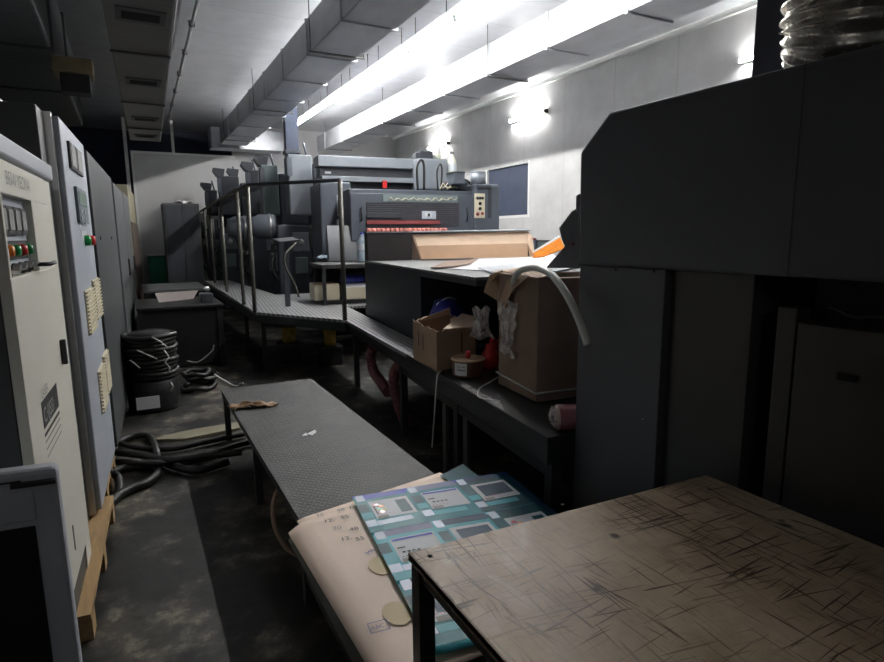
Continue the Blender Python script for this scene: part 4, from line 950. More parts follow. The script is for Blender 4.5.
# ================================================================== BIG DARK MACHINE, RIGHT
XM = 1.62
t = thing('folding_machine', (2.4, 0.2, 0), 'huge charcoal machine housing with chamfered hood filling the right side', 'machine')
yl = atx(580, 200, XM).y; zb_ = 1.425
hood = [(XM, yl, zb_), (XM, yl + .01, atx(582, 152, XM).z), (XM, atx(609, 112, XM).y, atx(609, 112, XM).z), (XM, -1.6, atx(609, 112, XM).z - .02), (XM, -1.6, zb_)]
MB().prism(hood, (1.5, 0, 0), 'mach').build('hood', t, bevel=0.012)
y1 = atx(662, 300, XM).y; y2 = atx(740, 350, XM).y; y3 = atx(764, 350, XM).y; y4 = atx(786, 350, XM).y
MB().box((XM + .01, y1, 0), (XM + 1.45, yl, zb_), 'mach').build('front_panel', t, bevel=.004)
MB().box((XM + .045, y2, 0), (XM + 1.4, y1, zb_ - .0), 'mach2').build('recessed_panel', t, bevel=.003)
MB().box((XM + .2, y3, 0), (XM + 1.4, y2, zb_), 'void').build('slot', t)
MB().box((XM + .05, y4 + .008, 0), (XM + 1.4, y3, zb_ - .09), 'mach2').build('narrow_panel', t, bevel=.003)
dr = MB().box((XM + .045, -1.5, 0), (XM + 1.4, y4, zb_ - .13), 'mach2').build('side_door', t, bevel=.003)
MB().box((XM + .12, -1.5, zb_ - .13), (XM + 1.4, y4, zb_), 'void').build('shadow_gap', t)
h = atx(848, 378, XM + .04)
MB().box((XM + .035, h.y - .02, h.z - .008), (XM + .05, h.y + .025, h.z + .010), 'void').build('handle_recess', dr)
h = atx(870, 333, XM + .04)
MB().tube(smooth_path([(XM + .03, h.y + .1, h.z + .06), (XM + .02, h.y + .03, h.z + .04), (XM + .03, h.y, h.z + .045), (XM + .02, h.y - .1, h.z + .05)], 5), .006, 'rubber', 6).build('cable', t)
for x in (616, 654): 
    p = atx(x, 271 - (654 - x) * .03, XM); MB().lathe(p, [(0.006, 0), (.006, .004), (0, .005)], 'black', 8, Vector((-1, 0, 0))).build('screw', t)
p = atx(643, 419, XM + .01); MB().lathe(p, [(0.003, 0), (.003, .003), (0, .003)], 'steel', 8, Vector((-1, 0, 0))).build('screw', t)
# seam of the hood
ys = atx(790, 250, XM).y; MB().box((XM - .0015, ys, zb_ + .002), (XM + .002, ys + .002, zb_ + .57), 'mach2').build('seam', t)
# chute plate at its far end
pl_ = [(579, 194), (576, 196), (576, 209), (572, 211), (559, 228), (562, 240), (565, 246), (546, 268), (579, 268)]
XC = XM + .05
MB().prism([atx(x, y, XC) for x, y in pl_], (.03, 0, 0), 'mach').build('chute_plate', t)
for (x, y) in ((573, 244),): MB().lathe(atx(x, y, XC), [(0.007, 0), (.007, .004), (0, .004)], 'redd', 8, Vector((-1, 0, 0))).build('screw', t)
# black vertical duct and flexible foil duct on the hood
zt_ = atx(609, 112, XM).z
a = atx(752, 60, 1.95)
t = thing('exhaust_duct', (2.1, a.y, zt_), 'black square duct standing on the dark machine behind the foil hose', 'duct')
MB().box((1.95, a.y - .32, zt_ - .01), (2.5, a.y, ZC), 'ductn').build('duct_body', t, bevel=.006)
MB().box((1.93, a.y - .34, zt_ - .01), (2.52, a.y + .02, zt_ + .02), 'ductn').build('flange', t)
t = thing('flexible_duct', (1.86, 1.0, zt_), 'shiny corrugated foil duct rising from the dark machine', 'duct')
path = smooth_path([(1.90, 1.085, zt_ - .005), (1.87, 1.06, zt_ + .05), (1.84, 1.035, zt_ + .12), (1.84, 1.02, zt_ + .25), (1.88, .92, zt_ + .5), (1.95, .8, zt_ + .9), (2.0, .7, ZC - .3)], 110)
def arc(P_):
    L_ = [0.0]
    for a_, b_ in zip(P_, P_[1:]): L_.append(L_[-1] + (Vector(b_) - Vector(a_)).length)
    return L_
AL = arc(path)
def corr(k): 
    al = AL[int(round(k * (len(path) - 1)))]; return (0.76 + 0.24 * min(1, al / .16)) * (1 + 0.05 * math.sin(al / .030 * 2 * PI))
def corr_(k): 
    base = 0.72 + 0.28 * min(1, k * 12)
    return base * (1 + 0.05 * math.sin(k * 2 * PI * 52))
nn = len(path)
MB().tube(path, 0.142, 'flex', 36, rf=corr, caps=False).build('duct_body', t)
MB().lathe((1.90, 1.085, zt_ - .01), [(.11, 0), (.12, .01), (.105, .03)], 'steel', 24).build('collar', t)

# ================================================================== THINGS ON THE SHELF BESIDE THE PLATFORM
def zat(px, py, base):
    d = ray(px, py); k = math.hypot(base.x, base.y) / math.hypot(d.x, d.y); return HC + d.z * k
# small torn carton
zl_ = ZW + 0.002
Bf = atz(437, 372, zl_); Bl = atz(413.5, 359, zl_); Br = atz(476, 364, zl_); Bb = Bl + Br - Bf
top = zat(437, 331, Bf)
t = thing('carton', (Bf + Bb) / 2, 'torn open brown carton, smaller of the two on the shelf', 'carton')
def wall_(b, p, q, zt0, zt1, inward, m, n=14, jag=0.012):
    th = inward.normalized() * .006; pts = [p, q]
    ts = [i / n for i in range(n, -1, -1)]
    for s_ in ts: pts.append(p.lerp(q, s_) + EZ * (zt0 + (zt1 - zt0) * s_ + random.uniform(-jag, jag) - zl_))
    b.prism(pts, th, m)
ctr = (Bf + Bb) / 2
for (p, q, z0_, z1_) in ((Bf, Bl, top, zat(414, 320, Bl)), (Bf, Br, top, zat(478, 328, Br)), (Bl, Bb, zat(414, 320, Bl), zat(455, 313, Bb)), (Bb, Br, zat(460, 313, Bb), zat(478, 328, Br))):
    b = MB(); m_ = (p + q) / 2; wall_(b, p, q, z0_, z1_, (ctr - m_), 'card'); b.build('carton_wall', t)
MB().prism([Bf, Bl, Bb, Br], (0, 0, .006), 'card').build('carton_bottom', t)
# back flap standing up
fl = MB(); fa = Bl.lerp(Bb, .05) + EZ * (zat(414, 320, Bl) - zl_ - .02); fb = Bb + EZ * (zat(455, 313, Bb) - zl_ - .01)
fl.prism([fa, fb, fb + EZ * .05 + (ctr - Bb) * .05, fa + EZ * .015 + (ctr - Bl) * .05], (ctr - Bl).normalized() * .006, 'cardl'); fl.build('flap', t)
zf_ = top + .012; MB().prism([atz(443, 330, zf_), atz(474, 327, zf_), atz(478, 318, zf_ + .02), atz(462, 314, zf_ + .02)], EZ * .006, 'cardl').build('flap', t)
fl = MB(); fa = Bf.lerp(Br, .35) + EZ * (top - zl_); fb = Br + EZ * (zat(478, 328, Br) - zl_)
b2 = [fa, fb, fb.lerp(Bb + EZ * (top - zl_ + .02), .75), fa.lerp(Bb + EZ * (top - zl_ + .02), .62)]
fl.prism(b2, (0, 0, .006), 'cardl'); fl.build('flap', t)
for i, (px, yt, yb) in enumerate(((419.5, 331, 345), (424, 334, 350), (460.5, 332, 352))):
    P_ = Bl.lerp(Bf, (px - 413.5) / 23.5) if px < 437 else Bf.lerp(Br, (px - 437) / 39)
    off = (P_ - ctr); off.z = 0; off = off.normalized() * .0015
    za_, zb2 = zat(px, yt, P_), zat(px, yb, P_); d_ = ((Bf - Bl) if px < 437 else (Br - Bf)).normalized() * .01
    MB().prism([P_ + EZ * (za_ - zl_) + off, P_ + EZ * (zb2 - zl_) + off, P_ + EZ * (zb2 - zl_) + d_ + off, P_ + EZ * (za_ - zl_) + d_ + off], off, 'ink').build('stain', t)
# pot with lid and red cap
Pc = atz(468, 375, zl_); rp = (atz(485, 372, zl_) - atz(453, 376, zl_)).length / 2 * .86; Pc = Pc + (Pc - CP).normalized() * 0; Pc.z = zl_
hp = zat(454, 357, atz(454, 374, zl_)) - zl_
t = thing('glue_pot', Pc, 'brown round pot with cream rim, white label and red knob', 'pot')
MB().lathe(Pc, [(0, 0), (rp * .93, 0), (rp, hp * .1), (rp, hp)], 'pot', 28).build('pot_body', t)
MB().lathe(Pc, [(rp * 1.0, hp * .9), (rp * 1.1, hp * .94), (rp * 1.1, hp * 1.0), (rp * .95, hp * 1.03), (rp * .9, hp * .99), (0, hp * .98)], 'potrim', 28).build('lid', t)
MB().lathe(Pc + EZ * hp * 1.0, [(.013, 0), (.016, .012), (.018, .03), (.012, .042), (0, .045)], 'red', 14).build('knob', t, label='red knob')
lb_ = MB(); dirc = (CP - Pc); a0 = math.atan2(dirc.y, dirc.x)
for k in range(8):
    a1_, a2_ = a0 - .95 + k * .11, a0 - .95 + (k + 1) * .11
    lb_.face([Pc + Vector((math.cos(a1_), math.sin(a1_), 0)) * rp * 1.02 + EZ * hp * .15, Pc + Vector((math.cos(a2_), math.sin(a2_), 0)) * rp * 1.02 + EZ * hp * .15, Pc + Vector((math.cos(a2_), math.sin(a2_), 0)) * rp * 1.02 + EZ * hp * .85, Pc + Vector((math.cos(a1_), math.sin(a1_), 0)) * rp * 1.02 + EZ * hp * .85], 'paper')
    if 1 < k < 7:
        for zf, hh in ((.62, .05), (.42, .09)):
            if k == 4 and zf > .5: continue
            lb_.face([Pc + Vector((math.cos(a_), math.sin(a_), 0)) * rp * 1.03 + EZ * hp * z_ for a_, z_ in ((a1_ + .02, zf), (a2_ - .02, zf), (a2_ - .02, zf + hh), (a1_ + .02, zf + hh))], 'ink')
lb_.build('paper_label', t)
# orange scraper
MB_ = MB().tube([atz(474, 368, zl_ + .03), atz(481, 372, zl_ + .015)], .006, 'orange', 8).build('scraper'); MB_['label'] = 'small orange plastic stick between the pot and large carton'; MB_['category'] = 'tool'
# red plastic jug behind the pot
Rj = atz(490, 368, zl_); t = thing('jug', Rj, 'red plastic jug wedged beside the large carton', 'jug')
MB().lathe(Rj, [(0, 0), (.045, 0), (.06, .03), (.055, .09), (.03, .13), (.028, .16), (0, .16)], 'red', 20).build('jug_body', t)
MB().prism([Rj + Vector((-.02, 0, .08)), Rj + Vector((.05, 0, .07)), Rj + Vector((.06, 0, .18)), Rj + Vector((.02, 0, .19))], (0, .03, 0), 'red').build('spout_flap', t)

# large carton
Gf = atz(536, 403, zl_); Gl = atz(498, 384, zl_); Gr = atz(600, 386, zl_)
u1 = (Gl - Gf); gw = u1.length; u1.normalize(); u2 = Vector((-u1.y, u1.x, 0))
if u2.dot(Gr - Gf) < 0: u2 = -u2
gd = 0.36; Gb = Gl + u2 * gd; Gr = Gf + u2 * gd
gtop = zat(531, 279, Gf)
t = thing('carton', (Gf + Gb) / 2, 'large tall brown carton tied with white strap, wrapped in clear film', 'carton')
MB().prism([Gf, Gl, Gb, Gr], (0, 0, gtop - zl_), 'cardd').build('carton_body', t, bevel=.008)
flp = MB(); TL = Gl + EZ * (gtop - zl_); TF = Gf + EZ * (gtop - zl_); TB = Gb + EZ * (gtop - zl_)
flp.prism([TL, TF, TF + u1 * .0 + u2 * .0 + EZ * .0, TF - u2 * -.1 + EZ * .015, TL + u2 * .12 + EZ * .015][:2] + [TF + u2 * .13 + EZ * .02, TL + u2 * .13 + EZ * .02], (0, 0, .006), 'card'); flp.build('flap', t)
MB().prism([TL + EZ * .002, TB + EZ * .002, TB + u1 * .13 - EZ * .05, TL + u1 * .12 - EZ * .06], EZ * .006, 'card').build('flap', t)
MB().prism([TF + EZ * .004 + u2 * .02, TF + u2 * (gd - .01) + EZ * .004, TF + u2 * (gd - .01) - u1 * .10 + EZ * .03, TF + u2 * .06 - u1 * .08 + EZ * .03], EZ * .006, 'cardl').build('flap', t)
e = .006; zs_ = zl_ + .055
st = [Gf - u1 * e - u2 * e, Gl + u1 * e - u2 * e, Gb + u1 * e + u2 * e, Gr - u1 * e + u2 * e]
MB().tube([p + EZ * (.05 + .02 * (i == 1)) for i, p in enumerate(st)], .006, 'strap', 8, closed=True).build('strap', t)
MB().prism([W(*hv(484, 292, 3.02)), W(*hv(490, 275, 3.02)), W(*hv(503, 270, 2.98)), W(*hv(498, 301, 2.95))], EV * .006, 'card').build('flap', t)
MB().prism([W(*hv(498, 302, 2.94)), W(*hv(503, 271, 2.94)), W(*hv(530, 276, 2.52)), W(*hv(513, 290, 2.68)), W(*hv(500, 320, 2.88))], -EU * .006, 'card').build('flap', t)
# crumpled film on the carton's left face
def film(org, ex, ey, w, h, lb, puff=.03, name='plastic_film'):
    rnd = random.Random(int(w * 1e4)); ph = [rnd.uniform(0, 6) for _ in range(4)]
    nrm = ex.cross(ey).normalized()
    def fn(u, v):
        wv = w * (.72 + .28 * math.sin(v * 3 + ph[0])); env = math.sin(PI * min(1, max(0, u))) * math.sin(PI * min(1, max(0, v)))
        return org + ex * (wv * (u - .5)) + ey * (h * (v - .5) + .012 * math.sin(u * 11 + ph[1])) + nrm * (.008 + puff * env + .007 * math.sin(u * 17 + v * 9 + ph[2]) + .006 * math.sin(v * 23 + ph[3]))
    b = MB(); b.grid(fn, 18, 18, 'film'); o = b.build(name); o['label'] = lb; o['category'] = 'plastic film'; return o
fm = Gl.lerp(Gf, .34) - u2 * .012; fz = zat(509, 328, fm)
film(Vector((fm.x, fm.y, fz)), -u1, EZ, .30, .3, 'clear crumpled film stuck to the side of the large carton', .012)
pm = W(*hv(481, 323, 3.12))
film(pm, rt0, EZ, .20, .19, 'clear plastic bag bulging between the two cartons', .05, 'plastic_bag')
# pale card packet behind the bag
pk = Gl + u1 * .10 + u2 * .16; z0p = zl_
t = thing('carton', pk, 'narrow pale yellow packet standing behind the plastic bag', 'carton')
pzt = zat(478, 292, pk)
MB().prism([pk, pk + u1 * .08, pk + u1 * .08 + u2 * .05, pk + u2 * .05], EZ * (pzt - zl_ - .04), 'cream').build('packet_body', t)
MB().prism([pk + EZ * (pzt - zl_ - .04), pk + u1 * .08 + EZ * (pzt - zl_ - .05), pk + u1 * .02 + EZ * (pzt - zl_ + .01)], u2 * .05, 'cream').build('packet_fold', t)
# blue glove behind torn carton
cb_ = W(1.66, 4.12, ZW + .002)
b = MB(); hb = zat(452, 297, cb_) - ZW; ring = []
b.lathe(cb_, [(0.0, 0), (.12, .0), (.14, hb * .3), (.13, hb * .7), (.08, hb * .93), (0, hb)], 'bluep', 22)
for v_ in b.bm.verts:
    d_ = v_.co - cb_; a_ = math.atan2(d_.y, d_.x); v_.co += Vector((math.cos(a_), math.sin(a_), 0)) * .014 * math.sin(a_ * 5 + d_.z * 40)
t = thing('bag', cb_, 'dark blue plastic bag with white strings behind the torn carton', 'bag')
b.build('bag_body', t)
MB().tube(smooth_path([cb_ + Vector((-.1, -.02, hb * .86)), cb_ + Vector((-.03, -.05, hb * .99)), cb_ + Vector((.03, -.04, hb * .98)), cb_ + Vector((.09, .0, hb * .92))], 5), .006, 'strap', 6).build('string', t)
# white hose arching over
cable('plastic_hose', [hit(512, 296, EV, 2.80), hit(516, 275, EV, 2.62), hit(528, 268, EV, 2.42), hit(541, 269, EV, 2.28), hit(554, 277, EV, 2.12), hit(568, 297, EV, 1.98), hit(580, 322, EV, 1.88), hit(588, 345, EV, 1.83)], .0165, 'milky plastic hose arching over the large carton and hanging down', 'hose', 'hosew')
# strap loop on shelf
cable('strap', [atz(500, 376, ZW + .02), atz(490, 382, ZW + .015), atz(480, 388, ZW + .008), atz(478, 396, ZW + .008), atz(486, 399, ZW + .008), atz(500, 401, ZW + .008)], .0035, 'thin pale strap curling on the shelf by the large carton', 'strap', 'strap')
# whitish film strip that paints the bright wet sheen of the shelf
o = MB().grid(lambda u, v: atz(462 + 42 * u - 2 * v, 384 + 24 * u - 6 * v + 3, ZW + .004) + EZ * (.004 * math.sin(u * 25) * math.sin(v * 12) + .004), 22, 6, 'film').build('plastic_film'); o['label'] = 'flat film strip added as the wet sheen on the shelf edge before the large carton'; o['category'] = 'plastic film'
# hanging white rod with hook
cable('hook_rod', [atz(441, 371, ZW + .01), hit(438.5, 373, EU, 1.255), hit(437, 377, EU, 1.25), hit(436, 390, EU, 1.25), hit(434, 420, EU, 1.25), hit(432, 447, EU, 1.25)], .0045, 'thin white rod hooked over the shelf edge', 'rod', 'strap')
# tape roll
tr = atz(557, 419, ZW + .05); rt_r = .056; ax_ = (EU * .95 - EV * .3).normalized()
tc_ = Vector((tr.x, tr.y, ZW + rt_r + .002))
t = thing('tape_roll', tc_, 'roll of dark red tape in crumpled film at the shelf corner', 'tape')
MB().lathe(tc_, [(.0, .0), (rt_r * .8, 0), (rt_r, .004), (rt_r, .15), (0, .15)], 'tape', 24, ax_).build('tape_winding', t)
MB().lathe(tc_ - ax_ * .001, [(0, 0), (rt_r * .97, 0), (rt_r * .97, .004)], 'tapee', 24, ax_).build('tape_side', t)
nrm_ = -ax_; s1 = EZ.cross(nrm_).normalized()
b = MB(); b.grid(lambda u, v: tc_ + nrm_ * (.012 + .018 * math.sin(PI * u) * math.sin(PI * v) + .006 * math.sin(u * 19 + v * 11)) + s1 * (u - .6) * .085 + EZ * (v - .5) * .085, 12, 12, 'film'); b.build('film_wrap', t)
# ribbed red hoses below the walkway
for (pts, lb) in (([(373, 347), (371, 358), (374, 372), (381, 382), (388, 392)], 'dark red ribbed hose drooping under the walkway, left of the pair'), ([(404, 362), (396, 370), (394, 385), (399, 405), (407, 425)], 'dark red ribbed hose drooping under the walkway, right of the pair')):
    P = smooth_path([hit(x, y, EU, 1.40) for x, y in pts], 36); al = arc(P)
    o = MB().tube(P, .045, 'redhose', 16, rf=lambda k: 1 + .13 * math.sin(al[int(round(k * (len(P) - 1)))] / .032 * 2 * PI)).build('ribbed_hose'); o['label'] = lb; o['category'] = 'hose'

# ================================================================== LOW BENCH
ZB = 0.40; bx0, bx1, by0, by1 = 0.52, 1.22, 1.35, 4.60
t = thing('low_bench', (0.85, 3, 0), 'low long steel bench with a checker-plate top', 'bench')
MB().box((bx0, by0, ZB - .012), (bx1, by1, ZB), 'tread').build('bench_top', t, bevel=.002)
b = MB(); b.box((bx0 + .005, by0 + .01, ZB - .05), (bx0 + .035, by1 - .01, ZB - .012), 'frame').box((bx1 - .035, by0 + .01, ZB - .05), (bx1 - .005, by1 - .01, ZB - .012), 'frame').box((bx0 + .035, by1 - .04, ZB - .05), (bx1 - .035, by1 - .01, ZB - .012), 'frame').box((bx0 + .035, by0 + .01, ZB - .05), (bx1 - .035, by0 + .04, ZB - .012), 'frame'); b.build('apron', t)
for y in (by0 + .02, 2.25, 3.33, by1 - .06):
    for x in (bx0 + .01, bx1 - .05): MB().box((x, y, 0), (x + .04, y + .04, ZB - .012), 'frame').build('leg', t)
MB().box((bx0 + .015, by0 + .03, .12), (bx0 + .04, 2.25, .15), 'frame').build('stretcher', t)
MB().box((bx1 - .04, by0 + .03, .12), (bx1 - .015, 2.25, .15), 'frame').build('stretcher', t)
# brown crumpled rag on the bench
a = atz(235, 411, ZB); c = atz(279, 406, ZB)
rag(lambda u, v: a.lerp(c, u) + Vector((-.03 * v, .11 * v * (1 - .3 * u) + .015 * math.sin(u * 7), .010 + .035 * math.sin(PI * min(1, u * 1.05)) * (.6 + .5 * math.sin(v * 7 + u * 4)) * math.sin(PI * (.15 + .7 * v)) + .006 * math.sin(u * 21))), 18, 10, 'brownc', 'crumpled brown leather work glove lying on the low bench', 'glove', 'glove')
for (pts, lb) in (([(302, 436), (306, 433), (308, 436)], 'smaller white scrap on the bench, left of the pair'), ([(307, 434), (315, 430), (317, 432), (312, 436)], 'larger white scrap on the bench, right of the pair')):
    sheet('paper_scrap', pts, ZB + .001, 'paper', lb, 'scrap', .003)
# bent brown strip below the bench
bs = [atz(279, 487, .33), atz(274, 500, .28), atz(273, 515, .22), atz(276, 530, .16), atz(284, 545, .1), atz(292, 552, .06), atz(300, 556, .02)]
o = MB().tube(smooth_path(bs, 5), .012, 'cardd', 8).build('cane_hoop'); o['label'] = 'bent brown hoop leaning under the low bench'; o['category'] = 'hoop'

# ---------------------------------------------------------------- printed sheets
def board(name, quad, z, m, th, lb, cat, droop=None, nx=20, ny=20):
    P = [atz(px, py, z) for px, py in quad] if len(quad[0]) == 2 else [Vector(q) for q in quad]
    def fn(u, v):
        p = P[0].lerp(P[1], u).lerp(P[3].lerp(P[2], u), v); dz = droop(u, v, p) if droop else 0
        return p + EZ * dz
    b = MB(); b.grid(fn, nx, ny, m, th); return b, fn, (name, lb, cat)
def fin(b, meta, parent=None):
    o = b.build(meta[0]); o['label'] = meta[1]; o['category'] = meta[2]; return o
dr = lambda u, v, p: -1.6 * max(0, bx0 - .01 - p.x) ** 1.3 * .9
# lower boards
A0 = [(291, 531), (420, 490), (470, 640), (374, 690)]
z_ = ZB + .004
b, fn, mt = board('paper_board', [(0.455, 2.17, 0), (1.20, 2.33, 0), (1.24, 1.2, 0), (0.455, 1.2, 0)], 0, 'greyb', .004, 'grey board at the bottom of the sheets, its left edge drooping', 'board', lambda u, v, p: z_ - 1.3 * max(0, bx0 - p.x) ** 1.3)
fin(b, mt)
tlp = atz(297, 519, ZB + .02); trp = atz(440, 472, ZB + .02)
b, fn, mt = board('paper_board', [tuple(tlp), tuple(trp), (trp.x + .06, 1.42, 0), (tlp.x - .02, 1.38, 0)], 0, 'peach', .003, 'peach board under the handwritten one, only its far edge showing', 'board', lambda u, v, p: (ZB + .018 - p.z) - 1.2 * max(0, bx0 - p.x) ** 1.3)
fin(b, mt)
tl = atz(288, 526, ZB + .03); trr = atz(362, 497, ZB + .03)
ex_ = Vector((1.0, .13, 0)).normalized(); ey_ = Vector((.0, -1, 0))
bl = atz(370, 662, ZB + .03)
quad = [Vector((tl.x, tl.y, 0)), Vector((tl.x, tl.y, 0)) + ex_ * .62, Vector((bl.x, bl.y - .12, 0)) + Vector((.64, .0, 0)), Vector((bl.x, bl.y - .12, 0))]
b, fn, mt = board('paper_board', [tuple(q) for q in quad], 0, 'peach', .003, 'peach board with pencil notes and ochre ovals', 'board', lambda u, v, p: ZB + .030 - 1.0 * max(0, bx0 - p.x) ** 1.3)
def put_strokes(b, fn, px, py, chars, s, m, ang=0.0, seed=1):
    rnd = random.Random(seed)
    base = atz(px, py, ZB + .034); exx = (ex_ * math.cos(ang) + Vector((-ex_.y, ex_.x, 0)) * math.sin(ang)); eyy = Vector((-exx.y, exx.x, 0))
    b.text(chars, base, exx, eyy, s, m, off=.0005)
for i, (px, py, ch) in enumerate(((316, 517, '36'), (324, 523, '12-'), (337, 512, '48'), (341, 519, '55'), (333, 530, '30'), (341, 541, '12.'), (350, 531, '48'), (356, 541, '55'), (350, 509, '6'))):
    put_strokes(b, fn, px, py, ch, .035, 'inkg' if i % 2 == 0 and i < 6 else 'ink', -.25, i)
put_strokes(b, fn, 369, 555, 'M6', .03, 'inkb', .4, 5)
# blue stamped frame with letters
sp = atz(371, 634, ZB + .034)
for (dx, dy, w_, h_) in ((0, 0, .062, .003), (0, .048, .062, .003), (0, 0, .003, .05), (.06, 0, .003, .05)):
    e1 = Vector((.94, -.1, 0)); e2 = Vector((.1, .94, 0)); p0 = sp + e1 * dx + e2 * dy
    b.face([p0, p0 + e1 * w_, p0 + e1 * w_ + e2 * h_, p0 + e2 * h_], 'inkb')
b.text('ABC', sp + Vector((.006, .014, 0)), Vector((1, -.1, 0)), Vector((.1, 1, 0)), .022, 'inkb', off=.0005)
for (px, py) in ((381, 565), (397, 613)):
    c_ = atz(px, py, ZB + .0335); b.face([c_ + Vector((.042 * math.cos(k * PI / 14), .058 * math.sin(k * PI / 14), 0)) for k in range(28)], 'ochre')
fin(b, mt)
# glossy printed sheet(s)
def printed(tlpx, trpx, blx, z, seed, lb, droop=None):
    TLp = atz(*tlpx, z); TRp = atz(*trpx, z); BLp = atz(*blx, z)
    ex = (TRp - TLp); w = ex.length; ex.normalize(); ey = (BLp - TLp).normalized(); L_ = 1.02
    def P(a, c, dz=0): # a,c in metres from the top-left corner
        p = TLp + ex * a + ey * c; return p + EZ * (dz + .006 * math.sin(a * 9) * math.sin(c * 5) * .5)
    b = MB(); b.grid(lambda u, v: P(u * w, v * L_), 24, 30, 'cyan', .002)
    def patch(a0, c0, a1, c1, m, lift=.0012):
        n1 = max(1, int((a1 - a0) / .04)); n2 = max(1, int((c1 - c0) / .04)); k_ = b.mi(m)
        G = [[b.bm.verts.new(P(a0 + (a1 - a0) * i / n1, c0 + (c1 - c0) * j / n2, lift)) for j in range(n2 + 1)] for i in range(n1 + 1)]
        for i in range(n1):
            for j in range(n2):
                f = b.bm.faces.new((G[i][j], G[i][j + 1], G[i + 1][j + 1], G[i + 1][j])); f.material_index = k_
    rnd = random.Random(seed); cw = w / 3.15; ch = .33
    patch(3 * cw, 0, w, L_, 'navyp', .0008); patch(0, 0, w, .02, 'blue', .0008)
    for r in range(4):
        for c in range(4):
            a0 = c * cw; c0 = r * ch + .0
            if a0 + cw > w + .001: continue
            if c0 + ch > L_: continue
            colr = 'teal' if r % 2 == 0 else 'cyan'
            patch(a0, c0 + .02, a0 + cw, c0 + ch, 'tealk' if (c >= 2) else colr, .0008)
            patch(a0 + .01, c0 + .004, a0 + .045, c0 + .06, 'silver')
            patch(a0 + .045, c0 + .004, a0 + cw, c0 + .05, ('blue', 'lilac', 'navyp', 'tealk')[(r + c) % 4])
            patch(a0 + .05, c0 + .075, a0 + cw - .015, c0 + .235, 'whitep')
            patch(a0 + .056, c0 + .235 - .02, a0 + .1, c0 + .24, 'inkg', .0022)
            patch(a0 + .0, c0 + .09, a0 + .04, c0 + .16, 'tealk'); patch(a0 + .0, c0 + .17, a0 + .045, c0 + .215, 'cyan')
            if (r + c) % 3 == 0:
                patch(a0 + cw - .075, c0 + .10, a0 + cw - .028, c0 + .215, 'tealk', .002)
                for (dx, dy, m_) in ((.075, .115, 'pinkp'), (.092, .135, 'orangep'), (.078, .155, 'green'), (.098, .17, 'ochre'), (.085, .185, 'pinkp')):
                    cc = P(a0 + dx, c0 + dy, .0026); b.face([cc + Vector((.012 * math.cos(k * PI / 5), .012 * math.sin(k * PI / 5), 0)) for k in range(10)], m_)
                patch(a0 + .06, c0 + .12, a0 + .065, c0 + .2, 'ink', .002)
            elif (r + c) % 3 == 1:
                for k in range(4): patch(a0 + .07 + .018 * k, c0 + .17, a0 + .082 + .018 * k, c0 + .18, 'ink', .002)
                patch(a0 + .06, c0 + .14, a0 + .09, c0 + .148, 'ink', .002); patch(a0 + .055, c0 + .082, a0 + cw - .02, c0 + .095, 'blue', .002)
            else:
                patch(a0 + .07, c0 + .095, a0 + cw - .03, c0 + .2, 'navyp', .002)
            for k in range(5): patch(a0 + .06 + .015 * k, c0 + .20 + .002, a0 + .068 + .015 * k, c0 + .206, 'pinkp' if r % 2 == 0 else 'ink', .0021)
            patch(a0 + .0, c0 + .235, a0 + .042, c0 + .285, 'silver')
            patch(a0 + .045, c0 + .25, a0 + cw * .8, c0 + .285, 'silver' if rnd.random() < .4 else 'cyan')
    return fin(b, ('printed_sheet', lb, 'printed sheet'))
o = sheet('printed_sheet', [(440, 476), (463, 464), (490, 486), (470, 492)], ZB + .026, 'tealk', 'dark teal sheet corner sticking out behind the glossy print', 'printed sheet', .002)
printed((352, 497), (506, 472), (412, 612), ZB + .046, 1, 'glossy teal and blue sheet of printed labels on top')
sheet('printed_sheet', [(505, 474), (542, 505), (500, 540), (470, 500)], ZB + .040, 'tealk', 'dark teal sheet under the right edge of the glossy print', 'printed sheet', .002)
# white sheets lower under the edge
o = MB().box((.555, 1.60, .151), (.95, 1.98, .20), 'paper').box((.553, 1.6, .20), (.93, 1.98, .203), 'lilac').build('paper_stack'); o['label'] = 'small stack of white printed sheets under the bench edge'; o['category'] = 'paper'

# ================================================================== FOREGROUND TABLE
ZT = 0.78
c0 = atz(408, 552, ZT); c1 = atz(688, 480, ZT)
fx0, fy1 = c0.x, c0.y + .0; fx1 = 1.58; fy0 = 0.18
t = thing('work_table', ((fx0 + fx1) / 2, .7, 0), 'worn plywood table on a dark steel frame in the foreground', 'table')
yR = c1.y
def q4(z): return [Vector((fx0, fy1, z)), Vector((fx1, yR, z)), Vector((fx1, fy0, z)), Vector((fx0 + .0, fy0, z))]
MB().prism(q4(ZT - .018), (0, 0, .018), 'wood').build('table_top', t, bevel=.004)
b = MB(); b.box((fx0, fy0, ZT - .022), (fx0 + .012, fy1 - .002, ZT - .0005), 'woodedge'); b.build('edge_band', t)
b = MB(); b.box((fx0 + .012, fy0 + .02, ZT - .058), (fx0 + .04, fy1 - .02, ZT - .022), 'frame').box((fx1 - .04, fy0 + .02, ZT - .058), (fx1 - .01, yR - .02, ZT - .022), 'frame')
b.box((fx0 + .04, fy1 - .045, ZT - .058), (fx1 - .04, fy1 - .015, ZT - .022), 'frame'); b.build('apron', t)
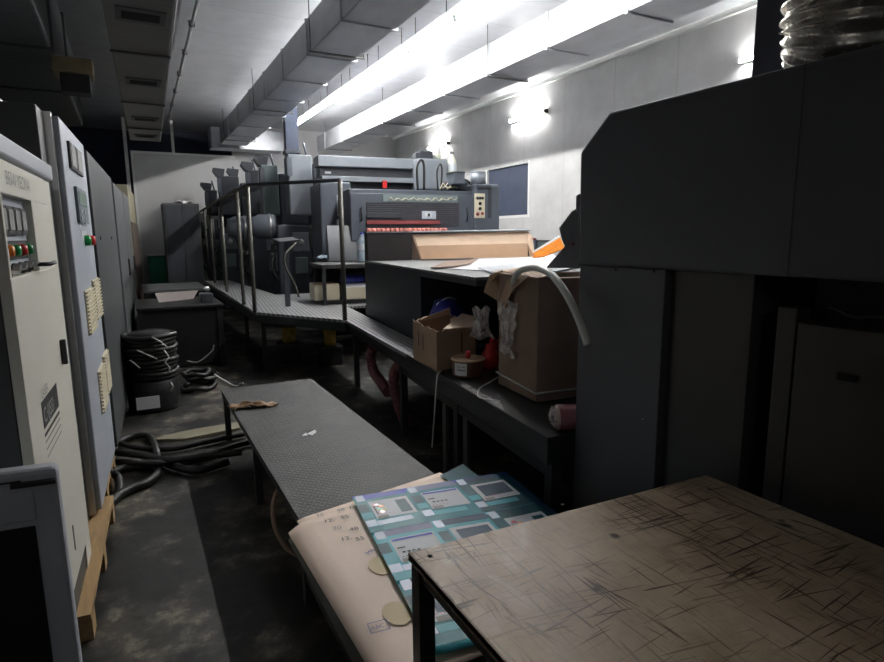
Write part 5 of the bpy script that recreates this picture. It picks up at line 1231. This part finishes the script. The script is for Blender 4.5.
for (x, y) in ((fx0 + .005, fy1 - .05), (fx1 - .05, fy1 - .05), (fx0 + .005, fy0 + .03), (fx1 - .05, fy0 + .03)):
    MB().box((x, y, 0), (x + .042, y + .042, ZT - .02), 'frame').build('leg', t)
for (x, y) in ((430, 556), (563, 505)):
    MB().lathe(atz(x, y, ZT), [(.006, 0), (.006, .002), (0, .0022)], 'ink', 10).build('nail_head', t)

# ================================================================== GROUPS OF REPEATS
GR = {'tube_light': 'ceiling tubes between the ducts', 'wall_tube_light': 'tubes on the white wall', 'ventilation_duct': 'foil ventilation ducts', 'pallet': 'pine pallets under the cabinets',
      'control_cabinet': 'control cabinets in the left row', 'electrical_cabinet': 'plain cabinets in the left row', 'hose': 'black hoses on the aisle floor', 'hose_coil': 'piled hose loops',
      'air_hose': 'thin loose tubes', 'printing_unit': 'printing units of the press', 'bin': 'bins', 'tub': 'yellow tubs under the walkway', 'crate': 'dark crates', 'bottle': 'bottles on the press',
      'carton': 'cartons on the shelf', 'paper_sheet': 'white sheets on the platform', 'card_flap': 'card scraps on the platform', 'paper_board': 'large boards on the low bench',
      'printed_sheet': 'teal printed sheets', 'paper_scrap': 'white scraps on the bench', 'ribbed_hose': 'red ribbed hoses below the walkway', 'box': 'boxes on the step table shelf', 'plastic_film': 'clear films by the large carton'}
for o in list(bpy.data.objects):
    b_ = o.name.split('.')[0]
    if o.parent is None and b_ in GR and 'label' in o and b_ not in ('bin', 'crate'): o['group'] = GR[b_]

# ================================================================== WORLD, EXPOSURE
sc = bpy.context.scene
w = bpy.data.worlds.new('world'); sc.world = w; w.use_nodes = True
w.node_tree.nodes['Background'].inputs[0].default_value = (0, 0, 0, 1); w.node_tree.nodes['Background'].inputs[1].default_value = 0
sc.view_settings.view_transform = 'Standard'; sc.view_settings.look = 'None'; sc.view_settings.gamma = 1; sc.view_settings.use_curve_mapping = False
sc.view_settings.exposure = 1.38
sc.cycles.max_bounces = 8; sc.cycles.diffuse_bounces = 5; sc.cycles.transparent_max_bounces = 12
